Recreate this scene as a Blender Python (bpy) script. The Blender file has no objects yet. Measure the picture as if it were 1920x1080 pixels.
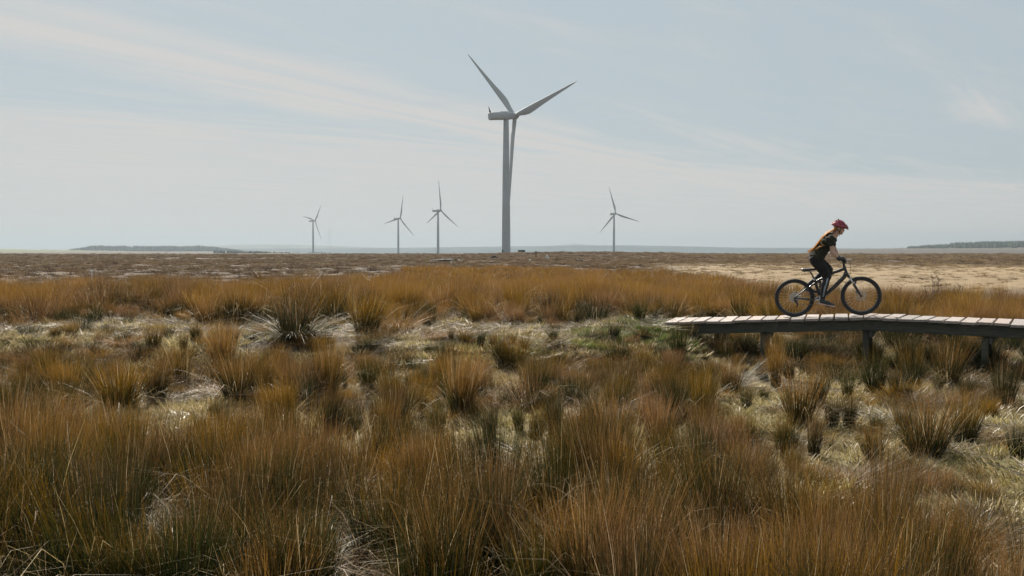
import bpy, math, random
import numpy as np
from mathutils import Vector, Matrix

R = math.radians
rs = np.random.RandomState(11)
random.seed(5)
S = bpy.context.scene
COL = S.collection

# ------------------------------------------------------------------ camera
CAM_Z = 2.1
FPX = 1867.0                      # focal length in photo pixels (35 mm on 36 mm)
cam_d = bpy.data.cameras.new('camera')
cam_d.lens = 35.0
cam_d.sensor_width = 36.0
cam_d.clip_start = 0.1
cam_d.clip_end = 60000
cam = bpy.data.objects.new('camera', cam_d)
COL.objects.link(cam)
cam.location = (0, 0, CAM_Z)
cam.rotation_euler = (R(90 - 2.21), 0, 0)
S.camera = cam

# ------------------------------------------------------------------ world, sun, exposure
SUN_EL, SUN_AZ = 42.0, -19.0      # degrees; azimuth from straight ahead, minus = left
W = bpy.data.worlds.new('World')
S.world = W
W.use_nodes = True
nt = W.node_tree
nt.nodes.clear()


class NG:
    """tiny helper to write node trees in few lines"""
    def __init__(s, tree): s.t = tree
    def n(s, typ, ins=None, **kw):
        nd = s.t.nodes.new(typ)
        for k, v in kw.items(): setattr(nd, k, v)
        for k, v in (ins or {}).items():
            if isinstance(v, bpy.types.NodeSocket): s.t.links.new(v, nd.inputs[k])
            else: nd.inputs[k].default_value = v
        return nd
    def m(s, op, a, b=0.0, c=None, clamp=False):
        i = {0: a, 1: b}
        if c is not None: i[2] = c
        return s.n('ShaderNodeMath', i, operation=op, use_clamp=clamp).outputs[0]
    def ramp(s, fac, stops):
        nd = s.n('ShaderNodeValToRGB', {0: fac})
        cr = nd.color_ramp
        while len(cr.elements) > 1: cr.elements.remove(cr.elements[-1])
        for i, (p, c) in enumerate(stops):
            e = cr.elements[0] if i == 0 else cr.elements.new(p)
            e.position = p
            e.color = (c[0], c[1], c[2], 1) if not isinstance(c, (int, float)) else (c, c, c, 1)
        return nd.outputs[0]
    def smooth(s, v, lo, hi):
        return s.n('ShaderNodeMapRange', {0: v, 1: lo, 2: hi, 3: 0.0, 4: 1.0}, interpolation_type='SMOOTHSTEP').outputs[0]
    def mix(s, f, a, b, blend='MIX'):
        nd = s.n('ShaderNodeMix', data_type='RGBA', blend_type=blend)
        for idx, v in ((0, f), (6, a), (7, b)):
            if isinstance(v, bpy.types.NodeSocket): s.t.links.new(v, nd.inputs[idx])
            elif idx == 0: nd.inputs[0].default_value = v
            else: nd.inputs[idx].default_value = (v[0], v[1], v[2], 1)
        return nd.outputs[2]


g = NG(nt)
sky = g.n('ShaderNodeTexSky', sky_type='NISHITA', sun_disc=False)
sky.sun_elevation = R(SUN_EL)
sky.sun_rotation = R(SUN_AZ)
sky.altitude = 200
sky.air_density = 1.0
sky.dust_density = 1.2
sky.ozone_density = 1.6
tc = g.n('ShaderNodeTexCoord')
sep = g.n('ShaderNodeSeparateXYZ', {0: tc.outputs['Generated']})
zz = g.m('ADD', g.m('MAXIMUM', sep.outputs[2], 0.004), 0.012)
cx = g.m('DIVIDE', sep.outputs[0], zz)
cy = g.m('DIVIDE', sep.outputs[1], zz)
cvec = g.n('ShaderNodeCombineXYZ', {0: cx, 1: cy, 2: 0.0}).outputs[0]
# cirrus: streaky high cloud on a plane far overhead
def streak(angle, sx, sy, off, scale, detail, dist):
    mp = g.n('ShaderNodeMapping', {0: cvec, 1: off, 2: (0, 0, R(-angle)), 3: (1, 1, 1)}, vector_type='POINT')
    mp2 = g.n('ShaderNodeMapping', {0: mp.outputs[0], 3: (sx, sy, 1)})
    return g.n('ShaderNodeTexNoise', {'Vector': mp2.outputs[0], 'Scale': scale, 'Detail': detail, 'Roughness': 0.58, 'Distortion': dist}).outputs[0]
n1 = streak(57, 0.16, 0.75, (0.0, 0, 0), 1.0, 7, 0.6)
n2 = streak(28, 0.10, 0.55, (3.1, 1.0, 0), 0.8, 6, 0.4)
n3 = streak(40, 0.6, 2.6, (1, 7, 0), 1.0, 6, 0.8)
# one long cirrus band that drifts in from the upper left
mpb = g.n('ShaderNodeMapping', {0: cvec, 1: (0, 0, 0), 2: (0, 0, R(-59.6))})
sb = g.n('ShaderNodeSeparateXYZ', {0: mpb.outputs[0]})
bn = g.n('ShaderNodeTexNoise', {'Vector': cvec, 'Scale': 0.5, 'Detail': 5.0, 'Roughness': 0.6}).outputs[0]
bd = g.m('ABSOLUTE', g.m('ADD', g.m('SUBTRACT', sb.outputs[1], 3.95), g.m('MULTIPLY', g.m('SUBTRACT', bn, 0.5), 1.6)))
n4 = streak(58, 0.22, 3.6, (2, 3, 0), 1.0, 8, 0.5)
feather = g.m('ADD', 0.45, g.m('MULTIPLY', g.smooth(n4, 0.34, 0.64), 0.8))
band = g.m('MULTIPLY', g.m('SUBTRACT', 1.0, g.smooth(bd, 0.0, 0.95)), 1.15)
cir = g.m('ADD', g.smooth(n1, 0.45, 0.68), g.m('MULTIPLY', g.smooth(n3, 0.45, 0.8), 0.35))
cir = g.m('MULTIPLY', g.m('MULTIPLY', cir, 0.78), feather)
cir = g.m('MAXIMUM', cir, g.m('MULTIPLY', band, feather))
# a wide thin cloud sheet with a soft straight edge, and the pale rim of the horizon all round
edge = g.m('SUBTRACT', g.m('SUBTRACT', cy, g.m('MULTIPLY', cx, 0.66)), 7.7)
edge = g.m('ADD', edge, g.m('MULTIPLY', g.m('SUBTRACT', n2, 0.5), 9.0))
edge = g.m('ADD', edge, g.m('MULTIPLY', g.m('SUBTRACT', n3, 0.5), 3.0))
sheet = g.m('MULTIPLY', g.smooth(edge, -0.8, 1.6), g.m('ADD', 0.62, g.m('MULTIPLY', g.smooth(n3, 0.3, 0.7), 0.38)))
low = g.smooth(sep.outputs[2], 0.085, 0.02)
cl = g.m('MAXIMUM', cir, g.m('MAXIMUM', sheet, g.m('MULTIPLY', low, 0.9)), clamp=True)
hsv = g.n('ShaderNodeHueSaturation', {'Saturation': 0.6, 'Value': 0.8, 'Color': sky.outputs[0]})
skyc = g.mix(0.88, hsv.outputs[0], (3.55, 4.14, 4.42))
cc = g.mix(cl, skyc, (5.05, 4.97, 4.82))
bg = g.n('ShaderNodeBackground', {0: cc, 1: 0.060})
out = g.n('ShaderNodeOutputWorld', {0: bg.outputs[0]})

sun_d = bpy.data.lights.new('sun', 'SUN')
sun_d.energy = 5.0
sun_d.angle = R(0.53)
sun_d.color = (1.0, 0.92, 0.80)
sun = bpy.data.objects.new('sun', sun_d)
COL.objects.link(sun)
sdir = Vector((math.sin(R(SUN_AZ)) * math.cos(R(SUN_EL)), math.cos(R(SUN_AZ)) * math.cos(R(SUN_EL)), math.sin(R(SUN_EL))))
sun.rotation_euler = sdir.to_track_quat('Z', 'Y').to_euler()
sun.location = (-40, 40, 60)

S.view_settings.view_transform = 'Standard'
S.view_settings.look = 'None'
S.view_settings.gamma = 1
S.view_settings.exposure = 1.083
S.view_settings.use_curve_mapping = False
S.render.engine = 'CYCLES'
S.cycles.max_bounces = 8
S.cycles.transparent_max_bounces = 8
S.cycles.volume_bounces = 0
S.cycles.use_denoising = True

# ------------------------------------------------------------------ noise + terrain
def _hash(ix, iy, seed):
    h = (ix.astype(np.int64) * 374761393 + iy.astype(np.int64) * 668265263 + seed * 144665) & 0x7fffffff
    h = ((h ^ (h >> 13)) * 1274126177) & 0x7fffffff
    return ((h ^ (h >> 16)) & 0xffff) / 65535.0

def vnoise(x, y, seed=0):
    x = np.asarray(x, float); y = np.asarray(y, float)
    ix, iy = np.floor(x), np.floor(y)
    fx, fy = x - ix, y - iy
    fx = fx * fx * (3 - 2 * fx); fy = fy * fy * (3 - 2 * fy)
    a, b = _hash(ix, iy, seed), _hash(ix + 1, iy, seed)
    c, d = _hash(ix, iy + 1, seed), _hash(ix + 1, iy + 1, seed)
    return (a * (1 - fx) + b * fx) * (1 - fy) + (c * (1 - fx) + d * fx) * fy

def fbm(x, y, scale, octv=4, seed=0):
    v, amp, tot = 0.0, 1.0, 0.0
    x = np.asarray(x, float) / scale; y = np.asarray(y, float) / scale
    for o in range(octv):
        v = v + amp * vnoise(x * 2 ** o + 17.3 * o, y * 2 ** o + 5.1 * o, seed + o)
        tot += amp; amp *= 0.5
    return v / tot

def sst(v, lo, hi):
    t = np.clip((np.asarray(v, float) - lo) / (hi - lo), 0, 1)
    return t * t * (3 - 2 * t)

def zf(x, y):
    x = np.asarray(x, float); y = np.asarray(y, float)
    r = np.hypot(x, y)
    far = np.interp(y, [-200, 10, 30, 60, 120, 300, 470, 640, 1000, 2000, 4000, 12000],
                    [0, 0, 0.18, 0.2, 0.15, -0.15, -0.45, -0.75, -4.5, -5.5, -6.0, -9.0])
    # the old track left of the boardwalk stands on a low bank
    wob = (fbm(x, y, 3.0, 3, 9) - 0.5) * 1.6
    bank = 0.44 * sst(y + wob * 0.5, 15.6, 17.7) * (1 - sst(y, 24, 34))
    left = 1 - sst(x + wob, 2.7, 4.6)
    bank2 = 0.32 * np.exp(-((x - 2.45) / 0.78) ** 2 - ((y - 18.5) / 1.1) ** 2)
    z = far + bank * left + bank2
    # wet hollow under and behind the boardwalk
    wet = sst(x, 4.2, 6.0) * np.exp(-((y - 20.0) / 2.0) ** 2)
    z = z - 0.10 * wet
    near = 1 - sst(r, 60, 160)
    z = z + near * ((fbm(x, y, 1.7, 3, 1) - 0.5) * 0.24 + (fbm(x, y, 0.5, 2, 4) - 0.5) * 0.09)
    mid = sst(r, 30, 90)
    z = z + mid * ((fbm(x, y, 22, 4, 21) - 0.5) * np.interp(r, [30, 100, 600, 3000], [0.2, 0.5, 1.5, 4]))
    z = z + mid * (1 - sst(r, 500, 1200)) * (fbm(x, y, 4.0, 3, 25) - 0.5) * 0.32
    # gentle rise far right, low crest far left
    z = z + 19 * np.exp(-((x - 1680) / 640) ** 2 - ((y - 3080) / 430) ** 2) + 5 * np.exp(-((x - 1000) / 420) ** 2 - ((y - 2700) / 380) ** 2)
    z = z + 8.5 * np.exp(-((x + 1200) / 330) ** 2 - ((y - 2250) / 420) ** 2)
    ratio = x / np.maximum(np.abs(y), 1.0)
    z = z - 62 * sst(y, 1950, 3100) * sst(ratio, -0.24, -0.15) * (1 - sst(ratio, 0.27, 0.33))
    z = z + 1.2 * np.exp(-((x - 33) / 45) ** 2 - ((y - 420) / 80) ** 2)
    return z

def ground_at(px, py):
    """where the sight line through a photo pixel meets the ground"""
    off = max(py - 468.0, 1.0)
    Y = 2.1 * FPX / off
    for _ in range(40):
        X = (px - 960) / FPX * Y
        z = float(zf(X, Y))
        Y = 0.5 * Y + 0.5 * (CAM_Z - z) * FPX / off
    X = (px - 960) / FPX * Y
    return X, Y, float(zf(X, Y))

# ------------------------------------------------------------------ object helpers
def tag(o, label=None, cat=None, group=None, kind=None):
    if label: o['label'] = label
    if cat: o['category'] = cat
    if group: o['group'] = group
    if kind: o['kind'] = kind
    return o

def link(name, me, mat=None, parent=None):
    o = bpy.data.objects.new(name, me)
    COL.objects.link(o)
    if mat is not None and me is not None:
        me.materials.append(mat)
    if parent is not None: o.parent = parent
    return o

def empty(name, loc, rot=(0, 0, 0)):
    o = bpy.data.objects.new(name, None)
    COL.objects.link(o)
    o.location = loc; o.rotation_euler = rot
    o.empty_display_size = 0.2
    return o

def mesh(name, V, F, smooth=False):
    me = bpy.data.meshes.new(name)
    me.from_pydata([tuple(map(float, v)) for v in V], [], [tuple(int(i) for i in f) for f in F])
    if smooth: me.polygons.foreach_set('use_smooth', [True] * len(me.polygons))
    me.update()
    return me

def fast_mesh(name, V, Q, smooth=False, k=4):
    V = np.ascontiguousarray(V, np.float32); Q = np.ascontiguousarray(Q, np.int32)
    me = bpy.data.meshes.new(name)
    me.vertices.add(len(V)); me.vertices.foreach_set('co', V.ravel())
    me.loops.add(Q.size); me.loops.foreach_set('vertex_index', Q.ravel())
    me.polygons.add(len(Q))
    me.polygons.foreach_set('loop_start', np.arange(0, Q.size, k, dtype=np.int32))
    if smooth: me.polygons.foreach_set('use_smooth', np.ones(len(Q), bool))
    me.update(calc_edges=True)
    me.validate()
    return me

class MB:
    """collects boxes, tubes and lathes into one mesh"""
    def __init__(s): s.V = []; s.F = []
    def add(s, V, F):
        b = len(s.V)
        s.V += [tuple(map(float, v)) for v in V]
        s.F += [tuple(b + i for i in f) for f in F]
        return s
    def box(s, c, d, M=None, bev=0.0):
        x, y, z = d[0] / 2, d[1] / 2, d[2] / 2
        if bev <= 0:
            V = [(-x, -y, -z), (x, -y, -z), (x, y, -z), (-x, y, -z), (-x, -y, z), (x, -y, z), (x, y, z), (-x, y, z)]
            F = [(0, 3, 2, 1), (4, 5, 6, 7), (0, 1, 5, 4), (1, 2, 6, 5), (2, 3, 7, 6), (3, 0, 4, 7)]
        else:
            b = bev
            V, F = [], []
            for sz, zz_ in ((-1, -z), (-1, -z + b), (1, z - b), (1, z)):
                k = b if abs(zz_) == z else 0
                V += [(-x + k, -y + k, zz_), (x - k, -y + k, zz_), (x - k, y - k, zz_), (-x + k, y - k, zz_)]
            F = [(0, 3, 2, 1), (12, 13, 14, 15)]
            for r_ in range(3):
                for i in range(4):
                    a = r_ * 4 + i; b2 = r_ * 4 + (i + 1) % 4
                    F.append((a, b2, b2 + 4, a + 4))
        V = [Vector(v) for v in V]
        if M is not None: V = [M @ v for v in V]
        V = [v + Vector(c) for v in V]
        return s.add(V, F)
    def tube(s, pts, rad, n=8, cap=True, flat=None):
        P = [Vector(p) for p in pts]
        if not hasattr(rad, '__len__'): rad = [rad] * len(P)
        T = []
        for i in range(len(P)):
            t = P[min(i + 1, len(P) - 1)] - P[max(i - 1, 0)]
            T.append(t.normalized() if t.length > 1e-9 else Vector((0, 0, 1)))
        ref = Vector((0, 1, 0)) if abs(T[0].y) < 0.9 else Vector((1, 0, 0))
        N = (ref - T[0] * ref.dot(T[0])).normalized()
        V = []
        for i, p in enumerate(P):
            N = (N - T[i] * N.dot(T[i])).normalized()
            B = T[i].cross(N)
            for k in range(n):
                a = 2 * math.pi * k / n
                fl = 1.0 if flat is None else flat
                V.append(p + (N * math.cos(a) * fl + B * math.sin(a)) * rad[i])
        F = []
        for i in range(len(P) - 1):
            for k in range(n):
                a = i * n + k; b = i * n + (k + 1) % n
                F.append((a, b, b + n, a + n))
        if cap:
            F.append(tuple(range(n - 1, -1, -1)))
            F.append(tuple(range((len(P) - 1) * n, len(P) * n)))
        return s.add(V, F)
    def ring(s, c, R0, r0, n=48, k=8, axis='Y', ry=None, wob=None):
        """torus round an axis"""
        V, F = [], []
        for i in range(n):
            a = 2 * math.pi * i / n
            for j in range(k):
                b = 2 * math.pi * j / k
                e = wob(i, j) if wob else 0
                rr = R0 + (r0 + e) * math.cos(b)
                h = (ry or r0) * math.sin(b)
                V.append(Vector(c) + Vector((rr * math.cos(a), h, rr * math.sin(a))))
        for i in range(n):
            for j in range(k):
                a = i * k + j; b = i * k + (j + 1) % k
                c2 = ((i + 1) % n) * k + (j + 1) % k; d = ((i + 1) % n) * k + j
                F.append((a, b, c2, d))
        return s.add(V, F)
    def build(s, name, mat, parent=None, smooth=False):
        return link(name, mesh(name, s.V, s.F, smooth), mat, parent)

def auto_smooth(o, ang=40):
    me = o.data
    me.polygons.foreach_set('use_smooth', [True] * len(me.polygons))
    try: me.set_sharp_from_angle(angle=R(ang))
    except Exception: pass
    return o

# ---- signed distance shapes (continuous organic meshes)
def cone(p, a, b, r0, r1):
    a = np.array(a, float); b = np.array(b, float)
    ab = b - a
    t = np.clip(((p - a) @ ab) / (ab @ ab), 0, 1)
    d = np.linalg.norm(p - (a + t[..., None] * ab), axis=-1)
    return d - (r0 + (r1 - r0) * t)

def ell(p, c, r, rot=None):
    q = p - np.array(c, float)
    if rot is not None: q = q @ np.array(rot)
    r = np.array(r, float)
    k0 = np.linalg.norm(q / r, axis=-1); k1 = np.linalg.norm(q / (r * r), axis=-1)
    return k0 * (k0 - 1) / np.maximum(k1, 1e-6)

def smin(a, b, k):
    h = np.clip(0.5 + 0.5 * (b - a) / k, 0, 1)
    return b * (1 - h) + a * h - k * h * (1 - h)

def sdf_mesh(name, f, lo, hi, res):
    lo = np.array(lo, float); hi = np.array(hi, float)
    n = np.ceil((hi - lo) / res).astype(int) + 1
    ax = [lo[i] + res * np.arange(n[i]) for i in range(3)]
    G = np.stack(np.meshgrid(*ax, indexing='ij'), -1)
    D = f(G.reshape(-1, 3)).reshape(n)
    ins = D < 0
    cs = n - 1
    acc = np.zeros(tuple(cs) + (3,)); cnt = np.zeros(tuple(cs))
    corners = [(i, j, k) for i in (0, 1) for j in (0, 1) for k in (0, 1)]
    sl = lambda o: tuple(slice(o[i], o[i] + cs[i]) for i in range(3))
    for c0 in corners:
        for d in range(3):
            if c0[d]: continue
            c1 = list(c0); c1[d] = 1; c1 = tuple(c1)
            A, B = D[sl(c0)], D[sl(c1)]
            m = (A < 0) != (B < 0)
            t = np.where(m, A / np.where(m, A - B, 1), 0)
            p = np.zeros(tuple(cs) + (3,)); p[...] = c0
            p[..., d] += t
            acc += p * m[..., None]; cnt += m
    act = cnt > 0
    idx = -np.ones(tuple(cs), int); idx[act] = np.arange(act.sum())
    base = np.stack(np.meshgrid(*[np.arange(c) for c in cs], indexing='ij'), -1)
    V = lo + res * (base[act] + acc[act] / cnt[act][:, None])
    Q = []
    for d in range(3):
        e, h = (d + 1) % 3, (d + 2) % 3
        s0 = [slice(None)] * 3; s1 = [slice(None)] * 3
        s0[d] = slice(0, n[d] - 1); s1[d] = slice(1, n[d])
        A, B = ins[tuple(s0)], ins[tuple(s1)]
        for flip in (0, 1):
            ii = np.argwhere((A & ~B) if flip == 0 else (~A & B))
            if not len(ii): continue
            ok = (ii[:, e] > 0) & (ii[:, h] > 0) & (ii[:, e] < cs[e]) & (ii[:, h] < cs[h])
            ii = ii[ok]
            q = []
            for de, dh in ((0, 0), (1, 0), (1, 1), (0, 1)):
                j = ii.copy(); j[:, e] -= 1 - de; j[:, h] -= 1 - dh
                q.append(idx[j[:, 0], j[:, 1], j[:, 2]])
            q = np.stack(q, -1)
            if flip: q = q[:, ::-1]
            Q.append(q)
    return fast_mesh(name, V, np.concatenate(Q), True)

# ------------------------------------------------------------------ materials
def pmat(name, col, rough=0.6, metal=0.0, var=0.0, vscale=8.0, bump=0.0, bscale=40.0, spec=0.5, coat=0.0):
    m = bpy.data.materials.new(name); m.use_nodes = True
    g = NG(m.node_tree); b = m.node_tree.nodes['Principled BSDF']
    b.inputs['Roughness'].default_value = rough
    b.inputs['Metallic'].default_value = metal
    b.inputs['Specular IOR Level'].default_value = spec
    b.inputs['Coat Weight'].default_value = coat
    b.inputs['Base Color'].default_value = (*col, 1)
    co = g.n('ShaderNodeTexCoord').outputs['Object']
    if var > 0:
        nz = g.n('ShaderNodeTexNoise', {'Vector': co, 'Scale': vscale, 'Detail': 5.0}).outputs[0]
        c = g.mix(g.smooth(nz, 0.3, 0.7), [x * (1 - var) for x in col], [min(1, x * (1 + var)) for x in col])
        g.t.links.new(c, b.inputs['Base Color'])
    if bump > 0:
        nb = g.n('ShaderNodeTexNoise', {'Vector': co, 'Scale': bscale, 'Detail': 4.0}).outputs[0]
        bp = g.n('ShaderNodeBump', {'Strength': bump, 'Distance': 0.02, 'Height': nb})
        g.t.links.new(bp.outputs[0], b.inputs['Normal'])
    return m

def blade_mat(name, stops, straw, transl=0.4, rough=0.45, straw_at=0.9, spec=0.5):
    """plant stems: colour runs along the stem, differs from stem to stem and clump to clump"""
    m = bpy.data.materials.new(name); m.use_nodes = True
    g = NG(m.node_tree); b = m.node_tree.nodes['Principled BSDF']
    o = m.node_tree.nodes['Material Output']
    al = g.n('ShaderNodeAttribute', attribute_name='along').outputs['Fac']
    ti = g.n('ShaderNodeAttribute', attribute_name='tint').outputs['Fac']
    dr = g.n('ShaderNodeAttribute', attribute_name='dry', attribute_type='INSTANCER').outputs['Fac']
    f = g.m('ADD', al, g.m('MULTIPLY', g.m('SUBTRACT', dr, 0.5), 0.9))
    f = g.m('ADD', f, g.m('MULTIPLY', g.m('SUBTRACT', ti, 0.5), 0.45), clamp=True)
    c = g.ramp(f, [(p_, [v_ * 0.86 for v_ in k_]) for p_, k_ in stops])
    c = g.mix(g.smooth(ti, straw_at, straw_at + 0.02), c, straw)
    rnd = g.n('ShaderNodeObjectInfo').outputs['Random']
    hs = g.n('ShaderNodeHueSaturation', {'Hue': g.m('ADD', 0.49, g.m('MULTIPLY', rnd, 0.02)), 'Saturation': g.m('ADD', 0.85, g.m('MULTIPLY', rnd, 0.25)), 'Value': g.m('ADD', 0.82, g.m('MULTIPLY', g.m('FRACT', g.m('MULTIPLY', rnd, 7.31)), 0.36)), 'Color': c})
    g.t.links.new(hs.outputs[0], b.inputs['Base Color'])
    b.inputs['Roughness'].default_value = rough
    b.inputs['Specular IOR Level'].default_value = spec
    tr = g.n('ShaderNodeBsdfTranslucent', {0: hs.outputs[0]})
    mx = g.n('ShaderNodeMixShader', {0: transl, 1: b.outputs[0], 2: tr.outputs[0]})
    g.t.links.new(mx.outputs[0], o.inputs[0])
    return m

M = {}
M['rush'] = blade_mat('rush_stems', [(0.0, (0.013, 0.021, 0.006)), (0.46, (0.027, 0.032, 0.008)), (0.66, (0.074, 0.044, 0.0095)), (0.86, (0.155, 0.078, 0.015)), (1.0, (0.235, 0.124, 0.030))], (0.36, 0.27, 0.15), transl=0.42, rough=0.5, spec=0.32)  # green feet are the plant's own, darkened further to imitate shade between stems
M['turf'] = blade_mat('turf_blades', [(0.0, (0.12, 0.10, 0.038)), (0.35, (0.195, 0.17, 0.054)), (0.65, (0.33, 0.265, 0.112)), (1.0, (0.43, 0.35, 0.185))], (0.55, 0.46, 0.30), straw_at=0.86)
M['moss'] = blade_mat('green_sward', [(0.0, (0.055, 0.085, 0.016)), (0.6, (0.125, 0.175, 0.032)), (1.0, (0.23, 0.25, 0.072))], (0.36, 0.30, 0.17), straw_at=0.86)
M['straw'] = blade_mat('straw_litter', [(0.0, (0.21, 0.17, 0.115)), (1.0, (0.32, 0.27, 0.195))], (0.11, 0.085, 0.06), transl=0.25, rough=0.5, straw_at=0.6, spec=0.4)
M['heath'] = blade_mat('heath_clumps', [(0.0, (0.088, 0.060, 0.038)), (0.5, (0.155, 0.102, 0.062)), (0.8, (0.24, 0.165, 0.095)), (1.0, (0.30, 0.22, 0.125))], (0.26, 0.20, 0.12), transl=0.2, rough=0.8, spec=0.08)
M['tower'] = pmat('painted_steel', (0.38, 0.415, 0.44), 0.45, var=0.04, vscale=0.12)
M['blade'] = pmat('blade_gelcoat', (0.38, 0.41, 0.435), 0.4, var=0.03, vscale=0.1)
M['dark'] = pmat('dark_fitting', (0.05, 0.055, 0.06), 0.6)
M['rubber'] = pmat('tyre_rubber', (0.018, 0.018, 0.019), 0.75, bump=0.5, bscale=120)
M['black'] = pmat('black_gloss_paint', (0.012, 0.012, 0.013), 0.22, coat=0.6)
M['matblack'] = pmat('black_plastic', (0.016, 0.016, 0.017), 0.5)
M['alloy'] = pmat('bare_alloy', (0.55, 0.55, 0.54), 0.28, 0.9)
M['gun'] = pmat('dark_alloy', (0.12, 0.12, 0.12), 0.3, 0.9)
M['rim'] = pmat('rim_black_alloy', (0.10, 0.10, 0.105), 0.28, 0.7)
M['saddle'] = pmat('saddle_cover', (0.06, 0.055, 0.055), 0.3)
M['skin'] = pmat('skin', (0.44, 0.27, 0.20), 0.5, var=0.06, vscale=20)
M['shirt'] = pmat('dark_jersey', (0.017, 0.016, 0.008), 0.9, var=0.35, vscale=14, bump=0.6, bscale=25)
M['shorts'] = pmat('black_shorts', (0.011, 0.009, 0.011), 0.9, var=0.3, vscale=12, bump=0.6, bscale=22)
M['tights'] = pmat('black_tights', (0.008, 0.008, 0.009), 0.7)
M['stripe'] = pmat('reflective_stripe', (0.24, 0.30, 0.36), 0.5)
M['glove'] = pmat('black_glove', (0.014, 0.014, 0.015), 0.6, var=0.3, vscale=60)
M['shoe'] = pmat('shoe_upper', (0.025, 0.03, 0.033), 0.7)
M['sole'] = pmat('pale_pink_sole', (0.55, 0.38, 0.35), 0.6)
M['pink'] = pmat('pink_shell', (0.30, 0.05, 0.08), 0.4, var=0.25, vscale=30)
M['visor'] = pmat('dark_red_visor', (0.19, 0.045, 0.035), 0.4)
M['cabin'] = pmat('green_cabin_paint', (0.03, 0.075, 0.05), 0.5, var=0.15, vscale=2)
M['peat'] = pmat('wet_peat', (0.035, 0.027, 0.021), 0.85, var=0.4, vscale=3, bump=0.8, bscale=6)
M['pale_stone'] = pmat('pale_stone', (0.62, 0.61, 0.58), 0.8, var=0.15, vscale=2, bump=0.5, bscale=4)
M['twig'] = pmat('bare_twig', (0.10, 0.065, 0.045), 0.8, var=0.3, vscale=4)
M['post'] = pmat('white_marker', (0.7, 0.7, 0.68), 0.6)

def wood_mat(name, c0, c1, axis_scale, rough=0.75):
    m = bpy.data.materials.new(name); m.use_nodes = True
    g = NG(m.node_tree); b = m.node_tree.nodes['Principled BSDF']
    co = g.n('ShaderNodeTexCoord').outputs['Object']
    rnd = g.n('ShaderNodeObjectInfo').outputs['Random']
    mp = g.n('ShaderNodeMapping', {0: co, 1: g.n('ShaderNodeCombineXYZ', {0: g.m('MULTIPLY', rnd, 9.0), 1: g.m('MULTIPLY', rnd, 5.0), 2: 0.0}).outputs[0], 3: axis_scale}).outputs[0]
    gr = g.n('ShaderNodeTexNoise', {'Vector': mp, 'Scale': 6.0, 'Detail': 7.0, 'Roughness': 0.65}).outputs[0]
    st = g.n('ShaderNodeTexNoise', {'Vector': co, 'Scale': 7.0, 'Detail': 4.0}).outputs[0]
    c = g.mix(g.smooth(gr, 0.3, 0.72), c0, c1)
    c = g.mix(g.m('MULTIPLY', g.smooth(st, 0.52, 0.75), 0.45), c, (0.13, 0.11, 0.085))
    hs = g.n('ShaderNodeHueSaturation', {'Value': g.m('ADD', 0.75, g.m('MULTIPLY', rnd, 0.45)), 'Saturation': g.m('ADD', 0.7, g.m('MULTIPLY', g.m('FRACT', g.m('MULTIPLY', rnd, 5.7)), 0.7)), 'Color': c})
    g.t.links.new(hs.outputs[0], b.inputs['Base Color'])
    b.inputs['Roughness'].default_value = rough
    bp = g.n('ShaderNodeBump', {'Strength': 0.5, 'Distance': 0.004, 'Height': gr})
    g.t.links.new(bp.outputs[0], b.inputs['Normal'])
    return m
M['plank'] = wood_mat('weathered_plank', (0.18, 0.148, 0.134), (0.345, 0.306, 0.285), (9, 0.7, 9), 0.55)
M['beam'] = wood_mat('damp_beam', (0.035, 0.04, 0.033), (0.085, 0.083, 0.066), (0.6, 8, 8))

# ------------------------------------------------------------------ ground
def ground_material():
    m = bpy.data.materials.new('moorland_ground'); m.use_nodes = True
    g = NG(m.node_tree); b = m.node_tree.nodes['Principled BSDF']
    at = g.n('ShaderNodeAttribute', attribute_name='soil').outputs['Color']
    pos = g.n('ShaderNodeNewGeometry').outputs['Position']
    n_a = g.n('ShaderNodeTexNoise', {'Vector': pos, 'Scale': 9.0, 'Detail': 6.0, 'Roughness': 0.7}).outputs[0]
    n_b = g.n('ShaderNodeTexNoise', {'Vector': pos, 'Scale': 0.7, 'Detail': 6.0, 'Roughness': 0.65}).outputs[0]
    n_c = g.n('ShaderNodeTexNoise', {'Vector': pos, 'Scale': 0.11, 'Detail': 7.0, 'Roughness': 0.7}).outputs[0]
    c = g.mix(g.m('MULTIPLY', g.smooth(n_a, 0.50, 0.72), 0.6), at, (0.06, 0.045, 0.028))
    c = g.mix(g.m('MULTIPLY', g.smooth(n_b, 0.50, 0.72), 0.55), c, (0.10, 0.075, 0.048))
    c = g.mix(g.m('MULTIPLY', g.smooth(n_b, 0.46, 0.28), 0.15), c, (0.40, 0.33, 0.2))
    c = g.mix(g.m('MULTIPLY', g.smooth(n_c, 0.50, 0.66), 0.4), c, (0.11, 0.075, 0.05))
    g.t.links.new(c, b.inputs['Base Color'])
    b.inputs['Roughness'].default_value = 0.9
    b.inputs['Specular IOR Level'].default_value = 0.2
    b1 = g.n('ShaderNodeBump', {'Strength': 0.8, 'Distance': 0.06, 'Height': n_a})
    b2 = g.n('ShaderNodeBump', {'Strength': 0.7, 'Distance': 0.5, 'Height': n_b, 'Normal': b1.outputs[0]})
    g.t.links.new(b2.outputs[0], b.inputs['Normal'])
    return m

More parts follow.
